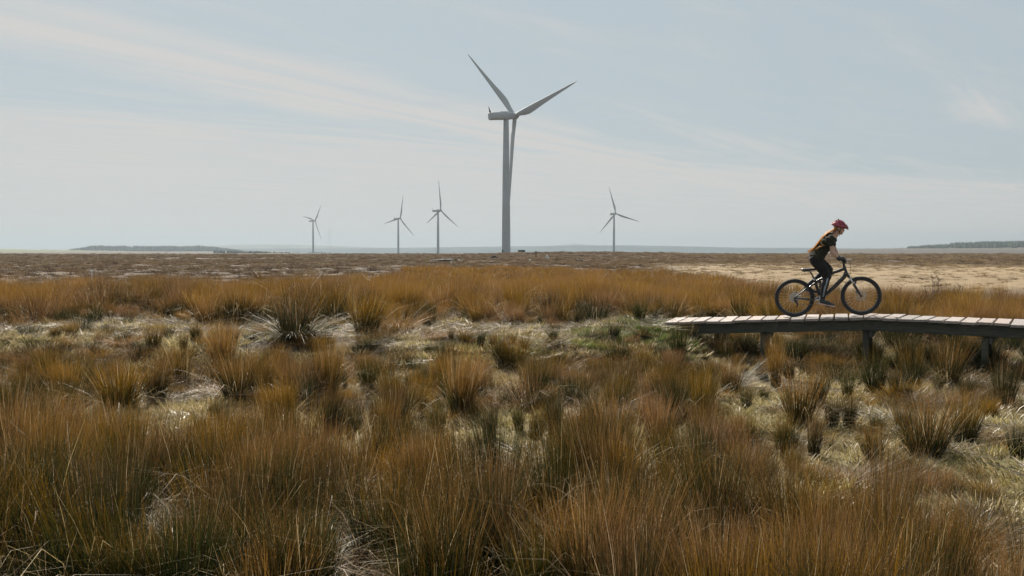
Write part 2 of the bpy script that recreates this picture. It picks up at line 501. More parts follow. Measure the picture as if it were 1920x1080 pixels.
def soil_color(x, y):
    """colour of the ground cover, by place; heath and far tones include heather self-shadow"""
    n1 = fbm(x, y, 2.2, 4, 40); n2 = fbm(x, y, 14, 4, 44); n3 = fbm(x, y, 55, 4, 47)
    c = np.empty(x.shape + (3,))
    turf = np.array([0.235, 0.185, 0.09]); green = np.array([0.16, 0.15, 0.055]); peat = np.array([0.07, 0.052, 0.034])
    a = sst(n1, 0.40, 0.62)[..., None]
    c[...] = turf * (1 - a) + green * a
    a = sst(fbm(x, y, 1.1, 3, 52), 0.56, 0.68)[..., None]
    c = c * (1 - a) + peat * a
    # trampled litter on the old track
    lit = (1 - sst(x, 2.4, 3.4)) * np.exp(-((y - 19.0 + (n2 - 0.5) * 2) / 1.25) ** 4) * sst(n1, 0.28, 0.5)
    c = c * (1 - lit[..., None]) + np.array([0.25, 0.21, 0.165]) * lit[..., None]
    gp = np.exp(-((x - 2.15) / 1.15) ** 4 - ((y - 17.9) / 1.0) ** 4)
    c = c * (1 - gp[..., None]) + np.array([0.075, 0.085, 0.028]) * gp[..., None]
    # open moor
    h0 = np.array([0.066, 0.047, 0.037]); h1 = np.array([0.098, 0.073, 0.052]); h2 = np.array([0.055, 0.039, 0.030])
    a = sst(n2 * 0.6 + n3 * 0.4, 0.42, 0.62)[..., None]
    heath = h0 * (1 - a) + h1 * a
    a = sst(fbm(x, y, 9, 3, 60), 0.55, 0.68)[..., None]
    heath = heath * (1 - a) + h2 * a
    straw = np.array([0.25, 0.185, 0.108]) * (0.8 + 0.4 * n2[..., None])
    fld = sst(x + (n3 - 0.5) * 14, 10 + (y - 60) * 0.045, 16 + (y - 60) * 0.06) * sst(y, 40, 52) * (1 - sst(y + (n3 - 0.5) * 60, 95, 135))
    heath = heath * (1 - fld[..., None]) + straw * fld[..., None]
    k = sst(np.hypot(x, y), 30, 46)[..., None]
    c = c * (1 - k) + heath * k
    c = c * (1 - 0.42 * sst(np.hypot(x, y), 420, 620)[..., None])  # far ground darkened to stand in for self-shadowed heather
    # smooth green pasture on the far left rise
    ps = np.exp(-((x + 1230) / 300) ** 4 - ((y - 2250) / 380) ** 4)[..., None]
    c = c * (1 - ps) + np.array([0.09, 0.125, 0.035]) * ps
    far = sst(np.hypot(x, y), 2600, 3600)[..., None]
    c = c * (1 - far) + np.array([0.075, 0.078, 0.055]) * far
    return c

radii = np.concatenate([np.arange(0.6, 4, 0.3), np.arange(4, 24, 0.085), np.arange(24, 36, 0.2), np.geomspace(36, 130, 90), np.geomspace(133, 12000, 150)])
angs = np.concatenate([np.linspace(-40, 40, 490), np.linspace(40, 320, 80)[1:-1]])
aa, rr = np.meshgrid(R(1) * angs, radii, indexing='ij')
gx, gy = np.sin(aa) * rr, np.cos(aa) * rr
gz = zf(gx, gy)
na, nr = gx.shape
V = np.stack([gx, gy, gz], -1).reshape(-1, 3)
i, j = np.meshgrid(np.arange(na), np.arange(nr - 1), indexing='ij')
i2 = (i + 1) % na
Q = np.stack([i * nr + j, i * nr + j + 1, i2 * nr + j + 1, i2 * nr + j], -1).reshape(-1, 4)
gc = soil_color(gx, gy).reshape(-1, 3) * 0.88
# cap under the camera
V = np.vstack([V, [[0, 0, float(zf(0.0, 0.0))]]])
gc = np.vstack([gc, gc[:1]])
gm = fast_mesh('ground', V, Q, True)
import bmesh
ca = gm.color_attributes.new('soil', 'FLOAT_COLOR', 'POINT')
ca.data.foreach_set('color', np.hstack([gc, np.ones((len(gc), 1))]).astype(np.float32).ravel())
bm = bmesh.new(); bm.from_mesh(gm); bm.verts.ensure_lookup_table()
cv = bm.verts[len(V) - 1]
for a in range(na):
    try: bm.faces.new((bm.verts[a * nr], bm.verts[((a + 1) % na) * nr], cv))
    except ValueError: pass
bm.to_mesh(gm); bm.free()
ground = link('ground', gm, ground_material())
tag(ground, kind='structure', label='wide flat brown moorland reaching to the horizon', cat='ground')

# far ridges beyond the moor
def ridge(name, label, prof, dist, depth, col):
    """prof: (photo x, photo y of skyline); a real hill body with a gentle front and back"""
    xs = np.linspace(prof[0][0], prof[-1][0], 260)
    ys = np.interp(xs, [p[0] for p in prof], [p[1] for p in prof])
    top = CAM_Z + (468 - ys) / FPX * dist + (fbm(xs, xs * 0, 22, 4, 71) - 0.5) * 0.7 / FPX * dist
    X = (xs - 960) / FPX * dist
    rows = [(-1.0, -0.0), (-0.6, 0.45), (-0.25, 0.85), (0, 1.0), (0.4, 0.7), (1.0, 0.0)]
    V = []
    for k, f in rows:
        wob = (fbm(X, X * 0 + k * 900, 500, 3, 77) - 0.5) * depth * 0.25 * (1 - abs(k))
        V.append(np.stack([X, dist + k * depth + wob, -80 + (top + 80) * f], -1))
    V = np.concatenate(V)
    n = len(xs)
    i, j = np.meshgrid(np.arange(n - 1), np.arange(len(rows) - 1), indexing='ij')
    Q = np.stack([j * n + i, j * n + i + 1, (j + 1) * n + i + 1, (j + 1) * n + i], -1).reshape(-1, 4)
    o = link(name, fast_mesh(name, V, Q, True), pmat(name + '_cover', col, 0.95, var=0.3, vscale=0.004, spec=0.1))
    tag(o, kind='structure', label=label, cat='hill')
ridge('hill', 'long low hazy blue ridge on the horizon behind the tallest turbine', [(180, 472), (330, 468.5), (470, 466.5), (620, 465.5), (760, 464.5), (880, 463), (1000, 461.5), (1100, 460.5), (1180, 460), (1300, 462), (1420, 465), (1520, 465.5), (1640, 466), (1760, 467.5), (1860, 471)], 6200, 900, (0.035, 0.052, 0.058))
ridge('hill', 'faint pale hill on the left horizon beyond the woodland', [(250, 470), (380, 462), (440, 459), (520, 458.5), (600, 460), (700, 464), (820, 470)], 9800, 900, (0.08, 0.09, 0.07))
ridge('hill', 'faint pale hill peak just right of the tallest turbine', [(960, 470), (1030, 461), (1075, 457), (1110, 459.5), (1200, 464), (1500, 464.5), (1700, 466), (1850, 470)], 10500, 700, (0.08, 0.09, 0.07))

# ------------------------------------------------------------------ wet hollow
wm = bpy.data.materials.new('bog_water'); wm.use_nodes = True
g = NG(wm.node_tree); b = wm.node_tree.nodes['Principled BSDF']
b.inputs['Base Color'].default_value = (0.03, 0.026, 0.018, 1)
b.inputs['Roughness'].default_value = 0.08
nz = g.n('ShaderNodeTexNoise', {'Vector': g.n('ShaderNodeNewGeometry').outputs['Position'], 'Scale': 14.0, 'Detail': 3.0}).outputs[0]
g.t.links.new(g.n('ShaderNodeBump', {'Strength': 0.35, 'Distance': 0.02, 'Height': nz}).outputs[0], b.inputs['Normal'])
wx, wy = np.meshgrid(np.linspace(4.6, 13.5, 30), np.linspace(18.2, 22.2, 16), indexing='ij')
wV = np.stack([wx, wy, wx * 0 - 0.055], -1).reshape(-1, 3)
i, j = np.meshgrid(np.arange(29), np.arange(15), indexing='ij')
wQ = np.stack([i * 16 + j, (i + 1) * 16 + j, (i + 1) * 16 + j + 1, i * 16 + j + 1], -1).reshape(-1, 4)
tag(link('water', fast_mesh('water', wV, wQ), wm), kind='structure', label='shallow bog pools glinting behind the boardwalk', cat='water')

# ------------------------------------------------------------------ plants: stem meshes
def stems(name, n, rb, h, spread, width, mat, seg=3, bend=0.25, droop=0.1, hvar=0.4, dead=0.05, seeds=0.3, flat=False, seed=0, wind=0.08, power=1.0):
    q = np.random.RandomState(seed + 100)
    ang = q.uniform(0, 2 * np.pi, n); rad = np.sqrt(q.uniform(0, 1, n)) ** power
    bx, by = np.cos(ang) * rad * rb, np.sin(ang) * rad * rb
    L = h * (1 - hvar * q.uniform(0, 1, n) ** 1.3)
    a2 = ang + q.normal(0, 0.5, n)
    tilt = rad * spread * q.uniform(0.4, 1.2, n) + q.normal(0, 0.06, n)
    bd = bend * q.uniform(0, 1, n) * rad
    dp = droop * q.uniform(0, 1, n) ** 2
    isd = q.uniform(0, 1, n) < dead
    tilt = np.where(isd, q.uniform(0.3, 0.8, n), tilt); bd = np.where(isd, q.uniform(0.3, 0.8, n), bd); dp = np.where(isd, q.uniform(0.3, 0.8, n), dp)
    if flat:
        tilt = q.uniform(0.5, 1.0, n); bd = q.normal(0, 0.25, n); L = h * q.uniform(0.35, 1, n)
    s = np.linspace(0, 1, seg + 1)
    ox = np.cos(a2)[:, None]; oy = np.sin(a2)[:, None]
    out = (tilt[:, None] * s + bd[:, None] * s ** 2) * L[:, None]
    up = (s - dp[:, None] * s ** 3) * L[:, None]
    if flat: up = (q.uniform(0.0, 0.16, n)[:, None] * s + q.uniform(0.005, 0.05, n)[:, None]) * L[:, None] + q.uniform(0, 0.03, n)[:, None]
    px = bx[:, None] + ox * out + wind * (s ** 2) * L[:, None]
    py = by[:, None] + oy * out
    P = np.stack([px, py, up - (0.0 if flat else 0.05)], -1)
    sa = q.uniform(0, 2 * np.pi, n)
    side = np.stack([np.cos(sa), np.sin(sa), 0 * sa], -1)
    if flat: side = np.stack([-np.sin(a2), np.cos(a2), q.normal(0, 0.5, n)], -1)
    wd = width * q.uniform(0.7, 1.3, n)
    prof = np.interp(s, [0, 0.6, 1], [1, 0.85, 0.18])
    off = side[:, None, :] * (wd[:, None] * prof)[..., None] * 0.5
    V = np.stack([P - off, P + off], 2)                     # n, seg+1, 2, 3
    tint = np.where(isd, 0.97, q.uniform(0, 0.94 if not flat else 1, n))
    al = np.broadcast_to(s[None, :, None], (n, seg + 1, 2)); tn = np.broadcast_to(tint[:, None, None], (n, seg + 1, 2))
    base = (np.arange(n) * (seg + 1) * 2)[:, None]
    k = np.arange(seg)[None, :]
    Q = np.stack([base + 2 * k, base + 2 * k + 1, base + 2 * k + 3, base + 2 * k + 2], -1).reshape(-1, 4)
    V = V.reshape(-1, 3); al = al.reshape(-1); tn = tn.reshape(-1)
    if seeds > 0:
        m = int(n * seeds); ii = q.choice(n, m, replace=False)
        c = P[ii, seg - 1] * 0.45 + P[ii, seg] * 0.55
        r = width * q.uniform(0.55, 1.0, m)[:, None]
        sd = np.stack([c + np.stack([r[:, 0], 0 * r[:, 0], 0 * r[:, 0]], -1), c + np.stack([0 * r[:, 0], r[:, 0], 0.6 * r[:, 0]], -1), c + np.stack([-r[:, 0], 0 * r[:, 0], 0.8 * r[:, 0]], -1), c + np.stack([0 * r[:, 0], -r[:, 0], -0.5 * r[:, 0]], -1)], 1)
        b0 = len(V)
        V = np.vstack([V, sd.reshape(-1, 3)])
        al = np.concatenate([al, np.ones(m * 4)]); tn = np.concatenate([tn, np.repeat(np.where(q.uniform(0, 1, m) < 0.25, 0.97, 0.7), 4)])
        Q = np.vstack([Q, b0 + np.arange(m * 4).reshape(-1, 4)])
    me = fast_mesh(name, V, Q)
    for nm, dat in (('along', al), ('tint', tn)):
        a = me.attributes.new(nm, 'FLOAT', 'POINT'); a.data.foreach_set('value', dat.astype(np.float32))
    me.materials.append(mat)
    return me

# unit-height rush clumps (1 m tall, about 0.7 m across the top)
RUSH = [stems('rush_clump', 560, 0.16, 1.08, 0.28, 0.0056, M['rush'], seed=s, hvar=0.62, bend=0.16 + 0.05 * (s % 3), wind=0.02 + 0.02 * (s % 4), dead=0.03 + 0.01 * (s % 4)) for s in range(9)]
LOOSE = [stems('loose_rush', 330, 0.30, 1.0, 0.26, 0.0062, M['rush'], seed=30 + s, bend=0.3, droop=0.2, dead=0.08, hvar=0.55, wind=0.05) for s in range(6)]
MOUND = [stems('collapsed_rush', 700, 0.20, 1.0, 1.25, 0.0075, M['rush'], seed=50 + s, bend=0.7, droop=0.9, dead=0.05, hvar=0.5, seeds=0.05) for s in range(3)]
FAR = [stems('far_rush', 150, 0.34, 1.0, 0.28, 0.017, M['rush'], seed=60 + s, bend=0.3, droop=0.15, dead=0.05, hvar=0.5, seeds=0.12, seg=2) for s in range(5)]
TURF = [stems('turf_patch', 260, 0.36, 0.15, 0.9, 0.0115, M['turf'], seed=70 + s, bend=0.6, droop=0.5, dead=0.1, hvar=0.75, seeds=0, seg=2) for s in range(6)]
MOSS = [stems('moss_patch', 380, 0.32, 0.12, 0.6, 0.008, M['moss'], seed=80 + s, bend=0.6, droop=0.4, dead=0.03, hvar=0.7, seeds=0, seg=2) for s in range(4)]
STRAW = [stems('straw_patch', 170, 0.42, 0.40, 0.5, 0.0055, M['straw'], seed=90 + s, flat=True, dead=0, seeds=0, seg=3, wind=0) for s in range(5)]
HEATH = [stems('heath_clump', 150, 0.42, 0.42, 0.9, 0.026, M['heath'], seed=110 + s, bend=0.5, droop=0.5, dead=0.06, hvar=0.6, seeds=0, seg=2) for s in range(5)]

FORE = [stems('upright_rush', 430, 0.30, 1.08, 0.17, 0.0056, M['rush'], seed=130 + s, bend=0.22, droop=0.22, dead=0.06, hvar=0.66, wind=0.03 * (s - 2)) for s in range(6)]

def scatter(name, protos, pts, rot, scl, dry, label, cat):
    col = bpy.data.collections.new(name + '_kinds')
    for k, me in enumerate(protos):
        col.objects.link(bpy.data.objects.new('%s_kind_%02d' % (name, k), me))
    n = len(pts)
    me = bpy.data.meshes.new(name)
    me.vertices.add(n); me.vertices.foreach_set('co', np.asarray(pts, np.float32).ravel())
    for nm, ty, dat, key in (('rot', 'FLOAT_VECTOR', rot, 'vector'), ('scl', 'FLOAT_VECTOR', scl, 'vector'), ('dry', 'FLOAT', dry, 'value')):
        a = me.attributes.new(nm, ty, 'POINT'); a.data.foreach_set(key, np.asarray(dat, np.float32).ravel())
    a = me.attributes.new('pick', 'INT', 'POINT'); a.data.foreach_set('value', rs.randint(0, len(protos), n).astype(np.int32))
    o = link(name, me)
    ng = bpy.data.node_groups.new(name + '_scatter', 'GeometryNodeTree')
    ng.interface.new_socket('Geometry', in_out='INPUT', socket_type='NodeSocketGeometry')
    ng.interface.new_socket('Geometry', in_out='OUTPUT', socket_type='NodeSocketGeometry')
    gi = ng.nodes.new('NodeGroupInput'); go = ng.nodes.new('NodeGroupOutput')
    ci = ng.nodes.new('GeometryNodeCollectionInfo'); ci.inputs[0].default_value = col
    ci.inputs['Separate Children'].default_value = True; ci.inputs['Reset Children'].default_value = True
    ip = ng.nodes.new('GeometryNodeInstanceOnPoints'); ip.inputs['Pick Instance'].default_value = True
    def na_(nm, ty):
        x = ng.nodes.new('GeometryNodeInputNamedAttribute'); x.data_type = ty; x.inputs['Name'].default_value = nm
        return x.outputs['Attribute']
    er = ng.nodes.new('FunctionNodeEulerToRotation')
    L = ng.links.new
    L(gi.outputs[0], ip.inputs['Points']); L(ci.outputs[0], ip.inputs['Instance'])
    L(na_('pick', 'INT'), ip.inputs['Instance Index'])
    L(na_('rot', 'FLOAT_VECTOR'), er.inputs[0]); L(er.outputs[0], ip.inputs['Rotation'])
    L(na_('scl', 'FLOAT_VECTOR'), ip.inputs['Scale'])
    L(ip.outputs[0], go.inputs[0])
    md = o.modifiers.new('scatter', 'NODES'); md.node_group = ng
    tag(o, label, cat, kind='stuff')
    return o

def field(y0, y1, dens, mask, seed, margin=2.5, slope=0.64, lim=400000):
    """random points in the wedge of ground the camera looks over, thinned by a density mask"""
    q = np.random.RandomState(seed)
    area = slope * (y1 ** 2 - y0 ** 2) + 2 * margin * (y1 - y0)
    n = min(int(area * dens), lim)
    y = np.sqrt(q.uniform(0, 1, n * 2) * (y1 ** 2 - y0 ** 2) + y0 ** 2)[:n]
    x = q.uniform(-1, 1, n) * (slope * y + margin)
    keep = q.uniform(0, 1, n) < mask(x, y)
    x, y = x[keep], y[keep]
    return x, y, zf(x, y), q

def pack(x, y, z): return np.stack([x, y, z], -1)
def rots(q, n, lean=0.06): return np.stack([q.normal(0, lean, n), q.normal(0, lean, n), q.uniform(0, 6.283, n)], -1)

# boardwalk line, needed to keep plants off it
BA = Vector((2.95, 18.62, 0.760)); BB = Vector((6.27, 17.50, 0.925)); BC = Vector((11.42, 14.614, 0.841))
BW = 1.22
def deck_dist(x, y):
    x = np.asarray(x, float); y = np.asarray(y, float)
    d = np.full(x.shape, 1e9)
    for a, b in ((BA, BB), (BB, BC)):
        ab = np.array([b.x - a.x, b.y - a.y]); l2 = ab @ ab
        t = np.clip(((x - a.x) * ab[0] + (y - a.y) * ab[1]) / l2, 0, 1)
        d = np.minimum(d, np.hypot(x - a.x - t * ab[0], y - a.y - t * ab[1]))
    return d

# ------------------------------------------------------------------ boardwalk
walk = empty('boardwalk', (BB.x, BB.y, float(zf(BB.x, BB.y))))
tag(walk, 'raised plank boardwalk with weathered pinkish boards on dark beams', 'boardwalk')
def wpos(v): return Vector(v) - walk.location
def section(a, b, board, t0, t1):
    d = b - a; L = d.length; ux = d.normalized(); uy = Vector((-ux.y, ux.x, 0)).normalized(); uz = ux.cross(uy)
    rot = Matrix((ux, uy, uz)).transposed()
    n = int(round((L - t0 - t1) / board)); pit = (L - t0 - t1) / n
    for i in range(n):
        c = a + ux * (t0 + (i + 0.5) * pit)
        w = pit - random.uniform(0.022, 0.038)
        ln = BW + random.uniform(-0.03, 0.04)
        mb = MB()
        # slightly worn board: corners bevelled, ends not quite square, edge chipped
        k = 6; V = []; F = []
        for r_ in range(k + 1):
            yy = (r_ / k - 0.5) * ln
            e0 = random.uniform(-0.004, 0.004); e1 = random.uniform(-0.004, 0.004)
            cup = random.uniform(0, 0.003)
            bv = 0.006
            for (xx, zz_) in ((-w / 2, -0.021), (w / 2, -0.021), (w / 2, 0.021 - bv), (w / 2 - bv, 0.021), (0, 0.021 - cup), (-w / 2 + bv, 0.021), (-w / 2, 0.021 - bv)):
                V.append((xx + (e0 if xx < 0 else e1), yy, zz_))
        m_ = 7
        for r_ in range(k):
            for q_ in range(m_):
                A_ = r_ * m_ + q_; B_ = r_ * m_ + (q_ + 1) % m_
                F.append((A_, B_, B_ + m_, A_ + m_))
        F.append(tuple(range(m_ - 1, -1, -1))); F.append(tuple(range(k * m_, (k + 1) * m_)))
        mb.add(V, F)
        o = mb.build('board', M['plank'], walk)
        tw = Matrix.Rotation(random.gauss(0, 0.006), 3, 'X') @ Matrix.Rotation(random.gauss(0, 0.014), 3, 'Y') @ Matrix.Rotation(random.gauss(0, 0.007), 3, 'Z')
        o.matrix_local = Matrix.Translation(wpos(c) + uz * random.uniform(-0.004, 0.005) + uy * random.uniform(-0.02, 0.02)) @ (rot @ tw).to_4x4()
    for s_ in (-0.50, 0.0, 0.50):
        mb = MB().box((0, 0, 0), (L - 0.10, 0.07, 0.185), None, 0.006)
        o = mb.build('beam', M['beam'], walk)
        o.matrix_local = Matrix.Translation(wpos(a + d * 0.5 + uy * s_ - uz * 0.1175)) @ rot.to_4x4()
    return ux, uy, uz
u1, n1_, z1_ = section(BA, BB, 0.247, 0.0, 0.075)
u2, n2_, z2_ = section(BB, BC, 0.247, 0.075, 0.0)
# wedge board that closes the bend
pts = [BB - u1 * 0.062 - n1_ * BW * 0.5, BB + u2 * 0.062 - n2_ * BW * 0.5, BB + u2 * 0.068 + n2_ * BW * 0.5, BB - u1 * 0.068 + n1_ * BW * 0.5]
mb = MB(); V = [wpos(p) + Vector((0, 0, dz)) for dz in (-0.021, 0.020) for p in pts]
mb.add(V, [(3, 2, 1, 0), (4, 5, 6, 7), (0, 1, 5, 4), (1, 2, 6, 5), (2, 3, 7, 6), (3, 0, 4, 7)])
mb.build('board', M['plank'], walk)
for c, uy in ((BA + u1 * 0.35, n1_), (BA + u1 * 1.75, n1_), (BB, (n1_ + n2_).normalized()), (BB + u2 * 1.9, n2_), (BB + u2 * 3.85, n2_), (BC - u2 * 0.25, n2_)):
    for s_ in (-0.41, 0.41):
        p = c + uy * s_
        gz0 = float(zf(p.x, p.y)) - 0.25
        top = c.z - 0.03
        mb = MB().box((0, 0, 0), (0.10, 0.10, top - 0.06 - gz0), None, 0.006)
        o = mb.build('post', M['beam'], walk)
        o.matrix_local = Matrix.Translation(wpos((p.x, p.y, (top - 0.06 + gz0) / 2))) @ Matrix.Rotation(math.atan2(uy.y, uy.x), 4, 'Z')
    mb = MB().box((0, 0, 0), (1.0, 0.055, 0.12), None, 0.005)
    o = mb.build('cross_beam', M['beam'], walk)
    off_ = Vector((uy.y, -uy.x, 0)) * 0.085
    o.matrix_local = Matrix.Translation(wpos(c + off_) - Vector((0, 0, 0.275))) @ Matrix.Rotation(math.atan2(uy.y, uy.x), 4, 'Z')

# ------------------------------------------------------------------ wind turbines
def blade_mesh(Lb=44.6):
    st = [(0.0, 1.0, 1.0, 0.0), (0.03, 1.0, 1.0, 0.0), (0.07, 1.15, 0.9, 0.1), (0.14, 1.55, 0.55, 0.35), (0.20, 1.72, 0.38, 0.45), (0.28, 1.62, 0.28, 0.45), (0.42, 1.30, 0.20, 0.43), (0.58, 0.98, 0.14, 0.42), (0.74, 0.70, 0.095, 0.40), (0.88, 0.46, 0.06, 0.38), (0.96, 0.28, 0.04, 0.36), (1.0, 0.06, 0.015, 0.3)]
    V, F, n = [], [], 16
    for t, ch, th, sw in st:
        z = 1.2 + t * Lb
        tw = R(14) * (1 - t) ** 2
        bend = 0.4 * t * t
        for k in range(n):
            a = 2 * math.pi * k / n
            x = math.cos(a) * ch + sw * ch * 1.0
            y = math.sin(a) * th * (1.0 if t < 0.1 else (0.75 + 0.45 * (-math.cos(a))))
            V.append((x * math.cos(tw) - y * math.sin(tw), x * math.sin(tw) + y * math.cos(tw) + bend, z))
    for i in range(len(st) - 1):
        for k in range(n):
            a = i * n + k; b = i * n + (k + 1) % n
            F.append((a, b, b + n, a + n))
    F.append(tuple(range(n - 1, -1, -1))); F.append(tuple(range((len(st) - 1) * n, len(st) * n)))
    return mesh('blade', V, F, True)

def make_turbine(px, base_py, dist, k, blade_angle, label):
    """k: how wide the rotor disc looks (1 = face on); blade angles clockwise from up"""
    X = (px - 960) / FPX * dist
    zb = CAM_Z - (base_py - 468) / FPX * dist
    root = empty('wind_turbine', (X, dist, zb - 1.5))
    ray = math.atan2(X, dist)                   # sight line
    yaw = math.acos(k)                          # axis turned to the right of the sight line
    root.rotation_euler = (0, 0, -(ray + yaw))  # local +Y = rotor axis, pointing away from the camera
    tag(root, label, 'wind turbine', 'wind turbines')
    H = 65.0 + 1.5
    mb = MB()
    n = 40; prof = [(0, 2.15), (0.35, 2.15), (0.351, 2.06), (12, 1.96), (24, 1.85), (24.15, 1.87), (24.3, 1.85), (44, 1.62), (44.15, 1.64), (44.3, 1.62), (H - 1.7, 1.22)]
    V = [(r * math.cos(2 * math.pi * q / n), r * math.sin(2 * math.pi * q / n), h) for h, r in prof for q in range(n)]
    F = [(i * n + q, i * n + (q + 1) % n, (i + 1) * n + (q + 1) % n, (i + 1) * n + q) for i in range(len(prof) - 1) for q in range(n)]
    mb.add(V, F)
    tower = auto_smooth(mb.build('tower', TM['tower'], root), 30)
    d = MB().box((0, -2.10, 3.2), (0.9, 0.12, 2.2), None, 0.03).build('door', TM['dark'], tower)
    # nacelle: rounded long body, tail towards the camera side
    st = [(-9.6, 1.30, 1.45, -0.05), (-9.3, 1.62, 1.75, -0.05), (-8.5, 1.72, 1.85, -0.02), (-4, 1.75, 1.82, 0.0), (1.0, 1.72, 1.78, 0.0), (3.1, 1.55, 1.6, 0.02), (3.7, 1.35, 1.4, 0.02)]
    m_ = 24; V, F = [], []
    for y, hx, hz, cz in st:
        for q in range(m_):
            a = 2 * math.pi * q / m_
            ca_, sa_ = math.cos(a), math.sin(a)
            V.append((math.copysign(abs(ca_) ** 0.6, ca_) * hx, y, cz + math.copysign(abs(sa_) ** 0.6, sa_) * hz))
    for i in range(len(st) - 1):
        for q in range(m_):
            F.append((i * m_ + q, i * m_ + (q + 1) % m_, (i + 1) * m_ + (q + 1) % m_, (i + 1) * m_ + q))
    F.append(tuple(range(m_))); F.append(tuple(range(len(st) * m_ - 1, (len(st) - 1) * m_ - 1, -1)))
    nac = MB().add(V, F).build('nacelle', TM['blade'], root)
    auto_smooth(nac, 50)
    tilt = Matrix.Rotation(R(5.0), 4, 'X')
    nac.matrix_local = Matrix.Translation((0, 0, H)) @ tilt
    mb = MB().tube([(0, -9.0, 1.6), (0, -9.4, 2.4), (0, -9.9, 4.4)], [0.55, 0.34, 0.07], 8)
    mb.build('wind_mast', TM['dark'], nac, True)
    mb = MB().box((0, -1.5, 1.88), (2.2, 4.2, 0.28), None, 0.08)
    mb.build('roof_hatch', TM['blade'], nac)
    # hub with its nose
    st = [(3.72, 1.35), (3.9, 1.55), (4.6, 1.68), (5.6, 1.66), (6.4, 1.45), (7.0, 1.05), (7.35, 0.55), (7.45, 0.0)]
    V, F = [], []
    for y, r in st:
        for q in range(m_):
            a = 2 * math.pi * q / m_
            V.append((r * math.cos(a), y, r * math.sin(a)))
    for i in range(len(st) - 1):
        for q in range(m_):
            F.append((i * m_ + (q + 1) % m_, i * m_ + q, (i + 1) * m_ + q, (i + 1) * m_ + (q + 1) % m_))
    hub = MB().add(V, F).build('hub', TM['blade'], root, True)
    hub.matrix_local = Matrix.Translation((0, 0, H)) @ tilt
    for q in range(3):
        a = R(blade_angle + 120 * q)
        o = bpy.data.objects.new('blade', BLADE); COL.objects.link(o); o.parent = root
        o.matrix_local = Matrix.Translation((0, 0, H)) @ tilt @ Matrix.Translation((0, 5.2, 0)) @ Matrix.Rotation(R(4.0), 4, 'X') @ Matrix.Rotation(a, 4, 'Y') 
    return root
TM = {'tower': M['tower'], 'blade': M['blade'], 'dark': M['dark']}
BLADE = blade_mesh(); BLADE.materials.append(M['blade'])
make_turbine(949, 479, 467, 0.616, -43, 'very tall pale grey wind turbine, nearest of the five, by a green cabin')
make_turbine(821.5, 476, 1498, 0.59, 5, 'small distant turbine with one blade straight up, left of the tallest one')
make_turbine(747, 476, 1838, 0.71, 18, 'small distant turbine, middle of the three left of the tallest one')
make_turbine(587.5, 471, 2128, 0.56, 43, 'leftmost and smallest wind turbine above a far clump of trees')
make_turbine(1151, 476, 1618, 0.84, -12, 'distant turbine standing alone right of the tallest one')

# ------------------------------------------------------------------ mountain bike and rider frame of reference
HEAD = R(-17)
uh = Vector((math.cos(HEAD), math.sin(HEAD), 0))
t_b = (5.635 - BA.x) / (BB.x - BA.x)
deck_c = BA + (BB - BA) * t_b
PITCH = math.atan2(BB.z - BA.z, math.hypot(BB.x - BA.x, BB.y - BA.y))
bike_loc = deck_c + Vector((0, 0, 0.0225))
BIKE_ROT = (Matrix.Rotation(HEAD, 4, 'Z') @ Matrix.Rotation(-PITCH, 4, 'Y') @ Matrix.Rotation(R(2.2), 4, 'X'))
def P(px, py, w=0.0):
    """bike coordinates in metres (forward, left, up) measured off the photo; u zero is midway between the wheels"""
    return Vector(((px - 1555.0) / 110.5, w, (596.5 - py) / 107.5))

